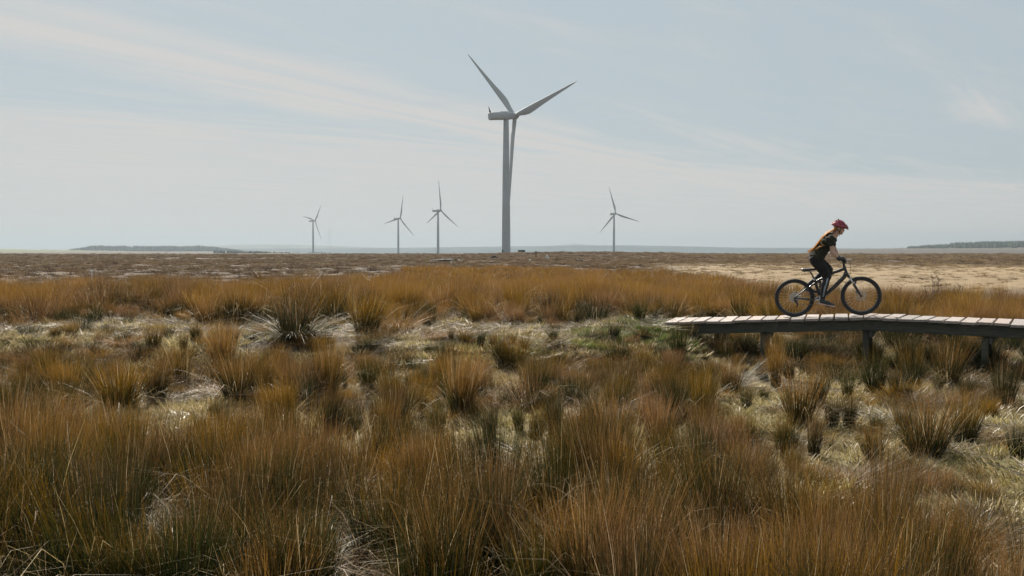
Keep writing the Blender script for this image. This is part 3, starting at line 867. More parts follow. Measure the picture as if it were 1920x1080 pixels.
bike = empty('mountain_bike', bike_loc)
bike.matrix_world = Matrix.Translation(bike_loc) @ BIKE_ROT
tag(bike, 'black full suspension mountain bike ridden along the boardwalk', 'bicycle')
WR = 0.343
RX, FX = Vector((-0.566, 0, WR)), Vector((0.566, 0, WR))
def wheel(c, rear):
    hb = MB().tube([(0, -0.055, 0), (0, -0.045, 0), (0, -0.04, 0), (0, 0.04, 0), (0, 0.045, 0), (0, 0.055, 0)], [0.012, 0.027, 0.016, 0.016, 0.027, 0.012], 14)
    h = hb.build('wheel', M['gun'], bike, True); h.location = c
    MB().ring((0, 0, 0), 0.3135, 0.0295, 84, 12, wob=lambda i, j: (0.0035 if (i + (j > 2)) % 2 == 0 and j in (0, 1, 2, 10, 11) else 0.0)).build('tyre', M['rubber'], h, False)
    rm = MB(); V = []; n = 72
    prof = [(0.294, -0.013), (0.294, 0.013), (0.279, 0.013), (0.270, 0.006), (0.270, -0.006), (0.279, -0.013)]
    for i in range(n):
        a = 2 * math.pi * i / n
        V += [(r * math.cos(a), y, r * math.sin(a)) for r, y in prof]
    k = len(prof)
    rm.add(V, [(i * k + j, i * k + (j + 1) % k, ((i + 1) % n) * k + (j + 1) % k, ((i + 1) % n) * k + j) for i in range(n) for j in range(k)])
    auto_smooth(rm.build('rim', M['rim'], h), 30)
    sp = MB()
    for i in range(28):
        a = 2 * math.pi * i / 28 + 0.06; s_ = -1 if i % 2 else 1
        a2 = a + (0.5 if (i // 2) % 2 else -0.5)
        sp.tube([(0.026 * math.cos(a2), s_ * 0.042, 0.026 * math.sin(a2)), (0.272 * math.cos(a), 0, 0.272 * math.sin(a))], 0.0013, 4, False)
    tag(sp.build('spoke_lacing', M['alloy'], h), kind='stuff')
    # brake disc on the left (far) side
    rd = MB(); V = []
    for i in range(36):
        a = 2 * math.pi * i / 36; ro = 0.09 + (0.003 if i % 2 else 0)
        for r, y in ((ro, 0.052), (ro, 0.054), (0.072, 0.054), (0.072, 0.052)): V.append((r * math.cos(a), y, r * math.sin(a)))
    rd.add(V, [(i * 4 + j, i * 4 + (j + 1) % 4, ((i + 1) % 36) * 4 + (j + 1) % 4, ((i + 1) % 36) * 4 + j) for i in range(36) for j in range(4)])
    for i in range(6):
        a = i * math.pi / 3
        rd.tube([(0.02 * math.cos(a), 0.053, 0.02 * math.sin(a)), (0.075 * math.cos(a + 0.4), 0.053, 0.075 * math.sin(a + 0.4))], 0.003, 4)
    rd.build('brake_disc', M['alloy'], h)
    if rear:
        cs = MB()
        for i, r in enumerate((0.075, 0.066, 0.058, 0.050, 0.043, 0.036, 0.03, 0.026)):
            y0 = -0.020 - i * 0.0045
            V = []
            n = 32
            for q in range(n):
                a = 2 * math.pi * q / n; rr_ = r + (0.0025 if q % 2 else -0.0025)
                V += [(rr_ * math.cos(a), y0, rr_ * math.sin(a)), (rr_ * math.cos(a), y0 - 0.002, rr_ * math.sin(a))]
            cs.add(V, [(2 * q, 2 * ((q + 1) % n), 2 * ((q + 1) % n) + 1, 2 * q + 1) for q in range(n)] + [tuple(2 * q for q in range(n)), tuple(2 * q + 1 for q in range(n - 1, -1, -1))])
        cs.build('cassette', M['alloy'], h)
    return h
rear_w = wheel(RX, True); front_w = wheel(FX, False)
BBk = P(1540, 565)                               # bottom bracket
HT, HB = P(1588.2, 501), P(1592.6, 517)          # head tube
ST = P(1532.5, 526)                              # top of seat tube
TTs = P(1536.5, 529)
fr = MB()
fr.tube([HT, HB], [0.024, 0.027], 14)
fr.tube([HB + (HT - HB) * 0.25, HB + (BBk - HB) * 0.12 + Vector((0.01, 0, 0)), HB + (BBk - HB) * 0.5 + Vector((0.014, 0, -0.006)), BBk + Vector((0.02, 0, 0.02))], [0.030, 0.037, 0.036, 0.038], 14)      # down tube
fr.tube([HT + (HB - HT) * 0.35, P(1570, 513), TTs], [0.028, 0.026, 0.023], 12)                     # top tube
fr.tube([ST, P(1535, 537), BBk + Vector((0.015, 0, 0.05)), BBk], [0.021, 0.026, 0.030, 0.036], 12)     # seat tube
fr.tube([ST + Vector((0.0, 0, -0.03)), P(1541, 527.5), P(1552, 521)], [0.011, 0.013, 0.012], 8)     # gusset
fr.tube([BBk + Vector((0, -0.037, 0)), BBk + Vector((0, 0.037, 0))], 0.030, 16)
auto_smooth(fr.build('frame', M['black'], bike), 50)
for s_ in (-1, 1):
    cs = MB().tube([BBk + Vector((-0.03, s_ * 0.030, 0.015)), BBk + Vector((-0.17, s_ * 0.055, 0.01)), RX + Vector((0.06, s_ * 0.066, -0.006)), RX + Vector((0, s_ * 0.066, 0))], [0.018, 0.016, 0.012, 0.013], 10)
    auto_smooth(cs.build('chain_stay', M['black'], bike), 60)
    ss = MB().tube([RX + Vector((0.0, s_ * 0.066, 0.005)), P(1512, 545, s_ * 0.058), P(1524, 538, s_ * 0.045), P(1534, 533, s_ * 0.04)], [0.013, 0.012, 0.013, 0.013], 10)
    auto_smooth(ss.build('seat_stay', M['black'], bike), 60)
    rk = MB().tube([P(1522, 538.5, s_ * 0.045), P(1532, 533, s_ * 0.042), P(1543, 528.5, s_ * 0.036)], [0.011, 0.017, 0.012], 8, flat=0.35)
    rk.build('rocker_link', M['matblack'], bike, True)
sh = MB().tube([P(1543, 529), P(1542, 541)], [0.021, 0.021], 12)
sh.tube([P(1542, 541), P(1541, 556)], [0.013, 0.013], 10)
sh.build('rear_shock', M['gun'], bike, True)
sx = (HB - HT).normalized()
crown = P(1601, 529)
fk = MB().tube([HB, HB + (crown - HB) * 0.5], [0.024, 0.026], 12)
fk.box(HB + (crown - HB) * 0.62, (0.05, 0.15, 0.035), Matrix.Rotation(R(22), 3, 'Y'), 0.010)
fork = fk.build('fork', M['black'], bike)
c0 = HB + (crown - HB) * 0.55
fdir = (FX - c0)
for s_ in (-1, 1):
    o_ = Vector((0, s_ * 0.063, 0))
    stn = MB().tube([c0 + o_, c0 + fdir * 0.42 + o_], 0.016, 12); stn.build('stanchion', M['alloy'], fork, True)
    lw = MB().tube([c0 + fdir * 0.36 + o_, c0 + fdir * 0.40 + o_, c0 + fdir * 0.8 + o_, FX + o_ + Vector((-0.004, 0, -0.01))], [0.023, 0.024, 0.021, 0.016], 12)
    lw.build('fork_leg', M['black'], fork, True)
ar = c0 + fdir * 0.40
MB().tube([ar + Vector((0, -0.063, 0)), ar + Vector((0.03, -0.05, 0.045)), ar + Vector((0.035, 0, 0.06)), ar + Vector((0.03, 0.05, 0.045)), ar + Vector((0, 0.063, 0))], 0.012, 8).build('fork_arch', M['black'], fork, True)
MB().box(FX + Vector((-0.055, 0.058, 0.06)), (0.05, 0.03, 0.06), Matrix.Rotation(R(-25), 3, 'Y'), 0.008).build('brake_caliper', M['gun'], fork)
stem_top = HT + (HT - HB).normalized() * 0.035
BARC = stem_top + Vector((0.035, 0, 0.035))      # bar clamp
stm = MB().tube([HT, stem_top + (HT - HB).normalized() * 0.015], 0.019, 12)
stm.tube([stem_top, BARC], [0.019, 0.021], 10)
stm.build('stem', M['matblack'], bike, True)
GRIP = {}
bar = []
for w_, du, dv in ((-0.35, -0.055, 0.028), (-0.22, -0.034, 0.024), (-0.10, -0.006, 0.012), (-0.04, 0, 0), (0.04, 0, 0), (0.10, -0.006, 0.012), (0.22, -0.034, 0.024), (0.35, -0.055, 0.028)):
    bar.append(BARC + Vector((du, w_, dv)))
MB().tube(bar, 0.0145, 10).build('handlebar', M['matblack'], bike, True)
for s_ in (-1, 1):
    a_, b_ = (bar[0], bar[1]) if s_ < 0 else (bar[7], bar[6])
    GRIP[s_] = (a_.copy(), b_.copy())
    MB().tube([a_ + (a_ - b_) * 0.03, b_ + (a_ - b_) * 0.05], 0.0185, 12).build('grip', M['rubber'], bike, True)
    lv = MB().tube([b_ + Vector((0.012, -s_ * 0.03, -0.012)), b_ + Vector((0.045, s_ * 0.0, -0.022)), b_ + Vector((0.058, s_ * 0.05, -0.030)), b_ + Vector((0.052, s_ * 0.10, -0.032))], [0.012, 0.009, 0.006, 0.005], 8)
    lv.box(b_ + Vector((0.006, -s_ * 0.035, -0.008)), (0.045, 0.05, 0.028), None, 0.007)
    lv.build('brake_lever', M['alloy'], bike, True)
    cb = MB().tube([b_ + Vector((0.03, -s_ * 0.04, -0.01)), b_ + Vector((0.11, -s_ * 0.10, 0.0)), b_ + Vector((0.115, -s_ * 0.17, -0.09)), HB + Vector((0.055, -s_ * 0.02, -0.01)), HB + Vector((0.03, s_ * 0.02, -0.08))], 0.0032, 6)
    cb.build('cable', M['matblack'], bike, True)
SP1 = P(1524.2, 509.5)
MB().tube([ST + (ST - SP1) * 0.3, SP1], 0.0145, 10).build('seat_post', M['gun'], bike, True)
MB().tube([ST + Vector((0, 0, -0.012)), ST + (SP1 - ST).normalized() * 0.02], 0.023, 12).build('seat_clamp', M['alloy'], bike, True)
def sad(p):
    d = cone(p * [1, 1, 1.7], SP1 * 1 * 0 + Vector((SP1.x - 0.085, 0, (SP1.z + 0.038) * 1.7)), (SP1.x + 0.03, 0, (SP1.z + 0.034) * 1.7), 0.075, 0.035)
    d = smin(d, cone(p * [1, 1, 1.7], (SP1.x + 0.0, 0, (SP1.z + 0.036) * 1.7), (SP1.x + 0.135, 0, (SP1.z + 0.032) * 1.7), 0.035, 0.021), 0.04)
    return np.maximum(d, (p[:, 2] - (SP1.z + 0.055)))
saddle = link('saddle', sdf_mesh('saddle', sad, (SP1.x - 0.2, -0.12, SP1.z - 0.05), (SP1.x + 0.2, 0.12, SP1.z + 0.12), 0.0075), M['saddle'], bike)
rl = MB()
for s_ in (-1, 1): rl.tube([SP1 + Vector((-0.10, s_ * 0.02, 0.012)), SP1 + Vector((-0.04, s_ * 0.02, -0.002)), SP1 + Vector((0.05, s_ * 0.02, 0.0)), SP1 + Vector((0.10, s_ * 0.012, 0.02))], 0.004, 6)
rl.build('rail', M['alloy'], saddle, True)
# drive side faces the camera
CA = R(-38)
cdir = Vector((math.cos(CA), 0, math.sin(CA)))
cr = MB(); V = []; n = 40
for q in range(n):
    a = 2 * math.pi * q / n; ro = 0.082 + (0.003 if q % 2 else -0.003)
    for r_, y in ((ro, -0.047), (ro, -0.050), (0.062, -0.050), (0.062, -0.047)): V.append(BBk + Vector((r_ * math.cos(a), y, r_ * math.sin(a))))
cr.add(V, [(i * 4 + j, i * 4 + (j + 1) % 4, ((i + 1) % n) * 4 + (j + 1) % 4, ((i + 1) % n) * 4 + j) for i in range(n) for j in range(4)])
for q in range(4):
    a = CA + q * math.pi / 2 + 0.5
    cr.tube([BBk + Vector((0, -0.052, 0)), BBk + Vector((0.066 * math.cos(a), -0.0485, 0.066 * math.sin(a)))], [0.014, 0.007], 6)
cr.build('chainring', M['alloy'], bike)
PED = {}
for s_, dd in ((-1, cdir), (1, -cdir)):
    e = BBk + dd * 0.172 + Vector((0, s_ * 0.075, 0))
    MB().tube([BBk + Vector((0, s_ * 0.040, 0)), BBk + Vector((0, s_ * 0.062, 0)), BBk + dd * 0.06 + Vector((0, s_ * 0.068, 0)), e], [0.018, 0.019, 0.014, 0.012], 10).build('crank_arm', M['gun'], bike, True)
    pc = e + Vector((0, s_ * 0.06, 0)); PED[s_] = pc
    pd = MB().tube([e, pc + Vector((0, s_ * 0.04, 0))], 0.007, 8)
    sl = Matrix.Rotation(R(13), 3, 'Y')
    for x_ in (-0.042, 0.042): pd.box(pc + sl @ Vector((x_, 0, 0)), (0.012, 0.09, 0.016), sl)
    for y_ in (-0.042, 0.042): pd.box(pc + Vector((0, y_, 0)), (0.075, 0.010, 0.015), sl)
    pd.build('pedal', M['gun'], bike)
ch = MB()
ch.tube([RX + Vector((0.02, -0.046, 0.046)), BBk + Vector((-0.03, -0.0485, 0.078))], 0.0045, 6)
ch.tube([BBk + Vector((-0.03, -0.0485, -0.078)), RX + Vector((0.06, -0.046, -0.115)), RX + Vector((0.035, -0.046, -0.15))], 0.0045, 6)
ch.tube([RX + Vector((0.035, -0.046, -0.09)), RX + Vector((0.06, -0.046, -0.04))], 0.0045, 6)
ch.build('chain', M['gun'], bike, True)
dr_ = MB().tube([RX + Vector((0.0, -0.075, -0.02)), RX + Vector((0.02, -0.085, -0.06)), RX + Vector((0.045, -0.065, -0.09))], [0.014, 0.018, 0.016], 8)
dr_.tube([RX + Vector((0.05, -0.055, -0.085)), RX + Vector((0.048, -0.055, -0.135)), RX + Vector((0.035, -0.055, -0.165))], [0.016, 0.010, 0.015], 8, flat=0.4)
dr_.build('derailleur', M['matblack'], bike, True)
MB().box(RX + Vector((0.025, 0.07, 0.085)), (0.06, 0.03, 0.035), Matrix.Rotation(R(-30), 3, 'Y'), 0.008).build('brake_caliper', M['matblack'], bike)

# ------------------------------------------------------------------ rider
def v3(p): return np.array(p, float)
pel = v3(P(1537, 483)); wst = v3(P(1545.5, 471.5)); chs = v3(P(1558, 456)); upc = v3(P(1566, 447.5)); nek = v3(P(1574, 441)); skl = v3(P(1580, 431))
SHO = {s: v3(P(1566, 448.5, s * 0.165)) for s in (-1, 1)}
gm_ = {s: v3((GRIP[s][0] * 0.55 + GRIP[s][1] * 0.45)) for s in (-1, 1)}
WRI = {s: gm_[s] + np.array([-0.062, -s * 0.0, 0.034]) for s in (-1, 1)}
ELB = {-1: v3(P(1567.3, 473, -0.235)), 1: v3(P(1571.5, 471, 0.235))}
HIP = {s: v3(P(1537, 489, s * 0.085)) for s in (-1, 1)}
soleu = R(-13)
ANK, KNE = {}, {}
for s in (-1, 1):
    ANK[s] = v3(PED[s]) + np.array([-0.085, -s * 0.01, 0.125])
KNE[-1] = v3(P(1556.5, 519.5, -0.115)); KNE[1] = v3(P(1560, 508.5, 0.12))
HR = R(-12)                                       # head pitched forward
hr = np.array([[math.cos(HR), 0, -math.sin(HR)], [0, 1, 0], [math.sin(HR), 0, math.cos(HR)]])   # columns = head axes
HC = v3(P(1581.0, 428.5))
HS = 0.92
def hp(x, y, z): return HC + hr @ np.array([x, y, z])
def hps(x, y, z): return HC + HS * (hr @ np.array([x, y, z]))
hr = np.array([[math.cos(HR), 0, -math.sin(HR)], [0, 1, 0], [math.sin(HR), 0, math.cos(HR)]])

def torso(p, e=0.0):
    sc = np.array([1, 0.66, 1.0])
    q = p * sc
    f = lambda a: np.array(a) * sc
    d = cone(q, f(pel), f(wst), 0.118 + e, 0.086 + e)
    d = smin(d, cone(q, f(wst), f(chs), 0.086 + e, 0.104 + e), 0.05)
    d = smin(d, cone(q, f(chs), f(upc), 0.104 + e, 0.082 + e), 0.05)
    return d
def leg(p, s, e=0.0):
    d = cone(p, HIP[s], KNE[s], 0.098 + e, 0.058 + e)
    mid = KNE[s] * 0.68 + ANK[s] * 0.32 + np.array([-0.014, 0, 0])
    d = smin(d, cone(p, KNE[s], mid, 0.056 + e, 0.055 + e), 0.03)
    return smin(d, cone(p, mid, ANK[s], 0.055 + e, 0.034 + e), 0.03)
def arm(p, s):
    d = cone(p, SHO[s], ELB[s], 0.050, 0.039)
    m2 = ELB[s] * 0.7 + WRI[s] * 0.3
    d = smin(d, cone(p, ELB[s], m2, 0.038, 0.039), 0.02)
    return smin(d, cone(p, m2, WRI[s], 0.039, 0.026), 0.02)
def head(p):
    p = HC + (p - HC) / HS
    nek_ = HC + (nek - HC) / HS
    d = ell(p, hp(0, 0, 0.012), (0.098, 0.076, 0.112), hr)
    d = smin(d, cone(p, hp(0.045, 0, -0.045), hp(0.060, 0, -0.098), 0.052, 0.030), 0.04)          # jaw and chin
    d = smin(d, cone(p, hp(0.092, 0, -0.018), hp(0.108, 0, -0.045), 0.008, 0.012), 0.014)         # nose
    d = smin(d, ell(p, hp(0.088, 0, -0.076), (0.012, 0.022, 0.006), hr), 0.006)                   # lips
    d = smin(d, ell(p, hp(0.086, 0, -0.090), (0.012, 0.020, 0.006), hr), 0.006)
    for s in (-1, 1):
        d = np.maximum(d, -(np.linalg.norm(p - hp(0.103, s * 0.031, -0.006), axis=1) - 0.019))    # eye sockets
        d = smin(d, np.linalg.norm(p - hp(0.080, s * 0.031, -0.006), axis=1) - 0.012, 0.004)
        d = smin(d, ell(p, hp(-0.005, s * 0.078, -0.025), (0.018, 0.008, 0.028), hr), 0.006)      # ears
    d = smin(d, cone(p, hp(-0.028, 0, -0.06), nek_, 0.050, 0.056), 0.03)
    return d * HS
def body(p):
    d = torso(p)
    d = smin(d, cone(p, nek, upc, 0.055, 0.08), 0.04)
    for s in (-1, 1):
        d = smin(d, cone(p, upc + np.array([0, s * 0.06, 0]), SHO[s], 0.065, 0.056), 0.03)
        d = smin(d, arm(p, s), 0.03)
        d = smin(d, leg(p, s), 0.03)
        # bare hand core inside the glove, foot core inside the shoe
        d = smin(d, cone(p, WRI[s], WRI[s] + np.array([0.04, 0, 0.0]), 0.024, 0.020), 0.015)
        d = smin(d, cone(p, ANK[s], ANK[s] + np.array([0.10, 0, -0.075]), 0.032, 0.024), 0.02)
    return smin(d, head(p), 0.012)
PLO, PHI = (-0.50, -0.48, 0.12), (0.55, 0.48, 1.86)
person = link('person', sdf_mesh('person', body, PLO, PHI, 0.0105), M['skin'])
person.matrix_world = Matrix.Translation(bike_loc) @ BIKE_ROT
tag(person, 'cyclist with long ginger hair, pink helmet and dark clothes riding the mountain bike', 'person')

def tshirt(p):
    d = torso(p, 0.021)
    d = smin(d, cone(p, nek * 0.55 + upc * 0.45, upc, 0.066, 0.09), 0.04)
    hem = pel * 0.55 + wst * 0.45
    ax_ = (wst - pel) / np.linalg.norm(wst - pel)
    d = np.maximum(d, -((p - hem) @ ax_) - 0.075)
    for s in (-1, 1):
        d = smin(d, cone(p, upc + np.array([0, s * 0.06, 0]), SHO[s], 0.078, 0.070), 0.03)
        sl = SHO[s] * 0.42 + ELB[s] * 0.58
        a = cone(p, SHO[s], sl, 0.068, 0.062)
        ad = (sl - SHO[s]) / np.linalg.norm(sl - SHO[s])
        a = np.maximum(a, (p - sl) @ ad)
        d = smin(d, a, 0.02)
    fold = 0.006 * np.sin(p[:, 0] * 70 + p[:, 2] * 55 + np.sin(p[:, 1] * 30) * 2)
    nd = (nek - upc) / np.linalg.norm(nek - upc)
    d = np.maximum(d, (p - (nek * 0.45 + upc * 0.55)) @ nd - 0.012)
    return d + fold
link('t_shirt', sdf_mesh('t_shirt', tshirt, PLO, PHI, 0.0115), M['shirt'], person)
def shorts(p):
    d = torso(p, 0.013)
    ax_ = (wst - pel) / np.linalg.norm(wst - pel)
    d = np.maximum(d, (p - (pel * 0.62 + wst * 0.38)) @ ax_)
    for s in (-1, 1):
        hem = HIP[s] * 0.03 + KNE[s] * 0.97
        a = cone(p, HIP[s], hem, 0.112, 0.078)
        ad = (hem - HIP[s]) / np.linalg.norm(hem - HIP[s])
        a = np.maximum(a, (p - hem) @ ad)
        d = smin(d, a, 0.035)
    return d + 0.003 * np.sin(p[:, 2] * 80 - p[:, 0] * 60)
link('shorts', sdf_mesh('shorts', shorts, PLO, (0.55, 0.48, 1.3), 0.0115), M['shorts'], person)
for s in (-1, 1):
    def tights(p):
        top = KNE[s] * 1.0 + (HIP[s] - KNE[s]) * 0.15
        mid = KNE[s] * 0.68 + ANK[s] * 0.32 + np.array([-0.014, 0, 0])
        d = cone(p, top, KNE[s], 0.069, 0.064)
        d = smin(d, cone(p, KNE[s], mid, 0.062, 0.061), 0.03)
        d = smin(d, cone(p, mid, ANK[s], 0.061, 0.041), 0.03)
        ak = (ANK[s] - KNE[s]) / np.linalg.norm(ANK[s] - KNE[s])
        return np.maximum(d, (p - ANK[s]) @ ak - 0.0)
    lo = np.minimum(KNE[s], ANK[s]) - 0.12; hi = np.maximum(KNE[s], ANK[s]) + 0.12
    tg = link('leg_warmer', sdf_mesh('leg_warmer', tights, lo, hi, 0.009), M['tights'], person)
    # side stripe
    st_ = MB()
    pts_ = [KNE[s] + np.array([0.012, s * 0.060, 0.02]), KNE[s] * 0.8 + ANK[s] * 0.2 + np.array([0.008, s * 0.0625, 0]), KNE[s] * 0.5 + ANK[s] * 0.5 + np.array([-0.004, s * 0.060, 0]), KNE[s] * 0.12 + ANK[s] * 0.88 + np.array([0, s * 0.044, 0])]
    st_.tube(pts_, [0.012, 0.014, 0.013, 0.011], 8, flat=0.5)
    st_.build('stripe', M['stripe'], tg, True)
    # shoe
    a0 = ANK[s]; fr_ = np.array([[math.cos(soleu), 0, -math.sin(soleu)], [0, 1, 0], [math.sin(soleu), 0, math.cos(soleu)]])
    def fp(x, y, z): return v3(PED[s]) + fr_ @ np.array([x, y, z])
    def shoe(p):
        d = cone(p, fp(-0.115, 0, 0.052), fp(-0.02, 0, 0.050), 0.036, 0.040)
        d = smin(d, cone(p, fp(-0.02, 0, 0.050), fp(0.085, s * 0.004, 0.036), 0.040, 0.026), 0.03)
        d = smin(d, cone(p, fp(-0.09, 0, 0.07), a0 + np.array([0.004, 0, -0.005]), 0.036, 0.043), 0.03)
        q = (p - v3(PED[s])) @ fr_
        d = np.maximum(d, -(q[:, 2] - 0.028))
        return np.maximum(d, q[:, 2] - 0.125)
    c_ = v3(PED[s])
    shoe_o = link('shoe', sdf_mesh('shoe', shoe, c_ + [-0.20, -0.08, -0.06], c_ + [0.17, 0.08, 0.19], 0.0065), M['shoe'], person)
    def solef(p):
        q = (p - v3(PED[s])) @ fr_
        q2 = q * [1, 1, 0]
        d = cone(q2, (-0.115, 0, 0), (0.085, s * 0.004, 0), 0.040, 0.034)
        return np.maximum(d, np.abs(q[:, 2] - 0.021) - 0.0105)
    link('sole', sdf_mesh('sole', solef, c_ + [-0.20, -0.08, -0.06], c_ + [0.17, 0.08, 0.12], 0.006), M['sole'], shoe_o)
    # glove with five fingers closed round the grip
    gc_ = gm_[s]; gx_ = v3((GRIP[s][0] - GRIP[s][1]).normalized())
    def gp_(u, w, v): return gc_ + gx_ * w + np.array([u, 0, v])
    def glove(p):
        d = cone(p, WRI[s] + (ELB[s] - WRI[s]) * 0.16, WRI[s], 0.033, 0.031)
        for k, w_ in enumerate((-0.030, -0.010, 0.010, 0.030)):
            d = smin(d, cone(p, WRI[s] + gx_ * w_ * 0.4, gp_(0.012, w_, 0.034), 0.022, 0.0155), 0.014)
        for k, (w_, l_) in enumerate(((-0.033, 0.90), (-0.011, 1.0), (0.011, 0.97), (0.032, 0.82))):
            k1 = gp_(0.014, w_, 0.034); k2 = gp_(0.014 + 0.031 * l_, w_, 0.012); k3 = gp_(0.010 + 0.030 * l_, w_, -0.016 * l_); k4 = gp_(0.012 * l_, w_, -0.030 * l_)
            fgr = np.minimum(np.minimum(cone(p, k1, k2, 0.0120, 0.0108), cone(p, k2, k3, 0.0108, 0.0100)), cone(p, k3, k4, 0.0100, 0.0085))
            d = smin(d, fgr, 0.004)
        t1 = gp_(-0.020, -0.034, 0.012); t2 = gp_(-0.002, -0.050, -0.020); t3 = gp_(0.024, -0.046, -0.029)
        th_ = np.minimum(cone(p, t1, t2, 0.0135, 0.0112), cone(p, t2, t3, 0.0112, 0.0088))
        return smin(d, th_, 0.006)
    link('glove', sdf_mesh('glove', glove, gc_ - 0.13, gc_ + 0.11, 0.0045), M['glove'], person)

# helmet: vented shell, visor, straps
HA = HR + R(-13)
hh = np.array([[math.cos(HA), 0, -math.sin(HA)], [0, 1, 0], [math.sin(HA), 0, math.cos(HA)]])
HO = hp(-0.008, 0, 0.022)
def hq(p): return (HC + (p - HC) / HS - HO) @ hh
def shell(p):
    q = hq(p)
    o = ell(q, (0, 0, 0.0), (0.144, 0.110, 0.132)); i_ = ell(q, (0, 0, -0.006), (0.116, 0.088, 0.108))
    d = np.maximum(o, -i_)
    edge = -0.004 + 0.10 * np.clip(q[:, 0], -0.2, 0.2)
    d = np.maximum(d, -(q[:, 2] - edge))
    vents = np.full(len(p), 1e9)
    for th, f0, f1, r_ in ((0, -50, -8, 0.014), (0, 8, 48, 0.014), (26, -66, -22, 0.016), (-26, -66, -22, 0.016), (24, -8, 44, 0.016), (-24, -8, 44, 0.016), (52, -70, -30, 0.017), (-52, -70, -30, 0.017), (52, -14, 34, 0.017), (-52, -14, 34, 0.017), (72, -40, 8, 0.012), (-72, -40, 8, 0.012)):
        for k in range(5):
            fa = R(f0 + (f1 - f0) * k / 4); ta = R(th)
            c_ = np.array([0.144 * math.sin(fa), 0.110 * math.cos(fa) * math.sin(ta), 0.132 * math.cos(fa) * math.cos(ta)])
            vents = np.minimum(vents, np.linalg.norm(q - c_, axis=1) - r_ * 1.22)
    return np.maximum(d, -(vents))
helm = link('helmet', sdf_mesh('helmet', shell, HC - 0.2, HC + 0.2, 0.0058), M['pink'], person)
tag(helm, 'pink and black vented cycle helmet with dark visor')
def liner(p):
    q = hq(p)
    d = np.maximum(ell(q, (0, 0, -0.003), (0.124, 0.094, 0.113)), -ell(q, (0, 0, -0.012), (0.106, 0.082, 0.102)))
    return np.maximum(d, -(q[:, 2] + 0.016 - 0.10 * np.clip(q[:, 0], -0.2, 0.2)))
link('liner', sdf_mesh('liner', liner, HC - 0.2, HC + 0.2, 0.007), M['matblack'], helm)
def visor(p):
    q = hq(p)
    a_ = ell(q, (0.020, 0, -0.006), (0.172, 0.112, 0.118)); b_ = ell(q, (0.016, 0, -0.016), (0.171, 0.112, 0.116))
    d = np.maximum(np.maximum(a_, -b_), -(q[:, 0] - 0.098))
    return np.maximum(d, -(q[:, 2] - 0.004))
link('visor', sdf_mesh('visor', visor, HC - 0.25, HC + 0.27, 0.0055), M['visor'], helm)
stp = MB()
for s in (-1, 1):
    stp.tube([hps(0.05, s * 0.083, 0.03), hps(0.03, s * 0.080, -0.06), hps(0.035, s * 0.045, -0.118), hps(0.04, 0, -0.130)], 0.006, 6)
    stp.tube([hps(-0.06, s * 0.080, 0.0), hps(0.0, s * 0.083, -0.05), hps(0.03, s * 0.080, -0.065)], 0.005, 6)
stp.tube([hps(0.04, 0, -0.128), hps(0.035, -0.004, -0.158)], 0.006, 6)
stp.build('strap', M['matblack'], helm, True)
MB().box(hps(-0.035, 0, 0.150), (0.02, 0.025, 0.03), None, 0.005).build('camera_mount', M['matblack'], helm)

# hair: many tapering locks down the back
hair_m = bpy.data.materials.new('ginger_hair'); hair_m.use_nodes = True
g = NG(hair_m.node_tree); b = hair_m.node_tree.nodes['Principled BSDF']
hco = g.n('ShaderNodeTexCoord').outputs['Object']
hz = g.n('ShaderNodeTexNoise', {'Vector': g.n('ShaderNodeMapping', {0: hco, 3: (30, 60, 10)}).outputs[0], 'Scale': 1.5, 'Detail': 3.0}).outputs[0]
hc = g.mix(g.smooth(hz, 0.35, 0.65), (0.46, 0.23, 0.06), (0.80, 0.54, 0.24))
g.t.links.new(hc, b.inputs['Base Color']); b.inputs['Roughness'].default_value = 0.38
tr = g.n('ShaderNodeBsdfTranslucent', {0: hc})
g.t.links.new(g.n('ShaderNodeMixShader', {0: 0.6, 1: b.outputs[0], 2: tr.outputs[0]}).outputs[0], hair_m.node_tree.nodes['Material Output'].inputs[0])
hm = MB()
rh = random.Random(4)
for k in range(130):
    w_ = rh.gauss(0, 0.07); e = rh.uniform(-0.012, 0.012)
    lg = rh.uniform(0.75, 1.06)
    path = [P(1575.5, 429, w_ * 0.7), P(1571.5, 436, w_ * 0.9), P(1562, 442.5, w_ * 1.0), P(1553, 450.5, w_ * 1.1), P(1545.5, 460, w_ * 1.15), P(1537, 469.5, w_ * 1.1), P(1528.5 + rh.uniform(-5, 4), 477 + rh.uniform(-3, 3), w_ * 1.0)]
    path = [q + Vector((-0.030, 0, 0.036)) * (0.0 if i_ == 0 else 0.5 if i_ == 1 else 1.0) for i_, q in enumerate(path)]
    path = [q + Vector((e + rh.gauss(0, 0.006), rh.gauss(0, 0.008), e + rh.gauss(0, 0.006) + 0.012)) for q in path]
    n_ = max(4, int(round(lg * len(path))))
    path = path[:n_]
    hm.tube(path, [0.011 - 0.0095 * (i_ / (len(path) - 1)) ** 1.5 for i_ in range(len(path))], 5)
for k in range(20):          # a lock blown forward over the shoulder blade
    e = rh.uniform(-0.01, 0.01)
    hm.tube([P(1554, 446 + rh.uniform(-1, 1), -0.10), P(1546, 455, -0.16 + e), P(1551.5 + rh.uniform(-2, 2), 460.5, -0.185 + e), P(1543, 463 + rh.uniform(-1.5, 1.5), -0.17 + e), P(1534, 469 + rh.uniform(-2, 2), -0.12)], [0.008, 0.009, 0.008, 0.006, 0.002], 5)
hm.build('hair', hair_m, person, True)

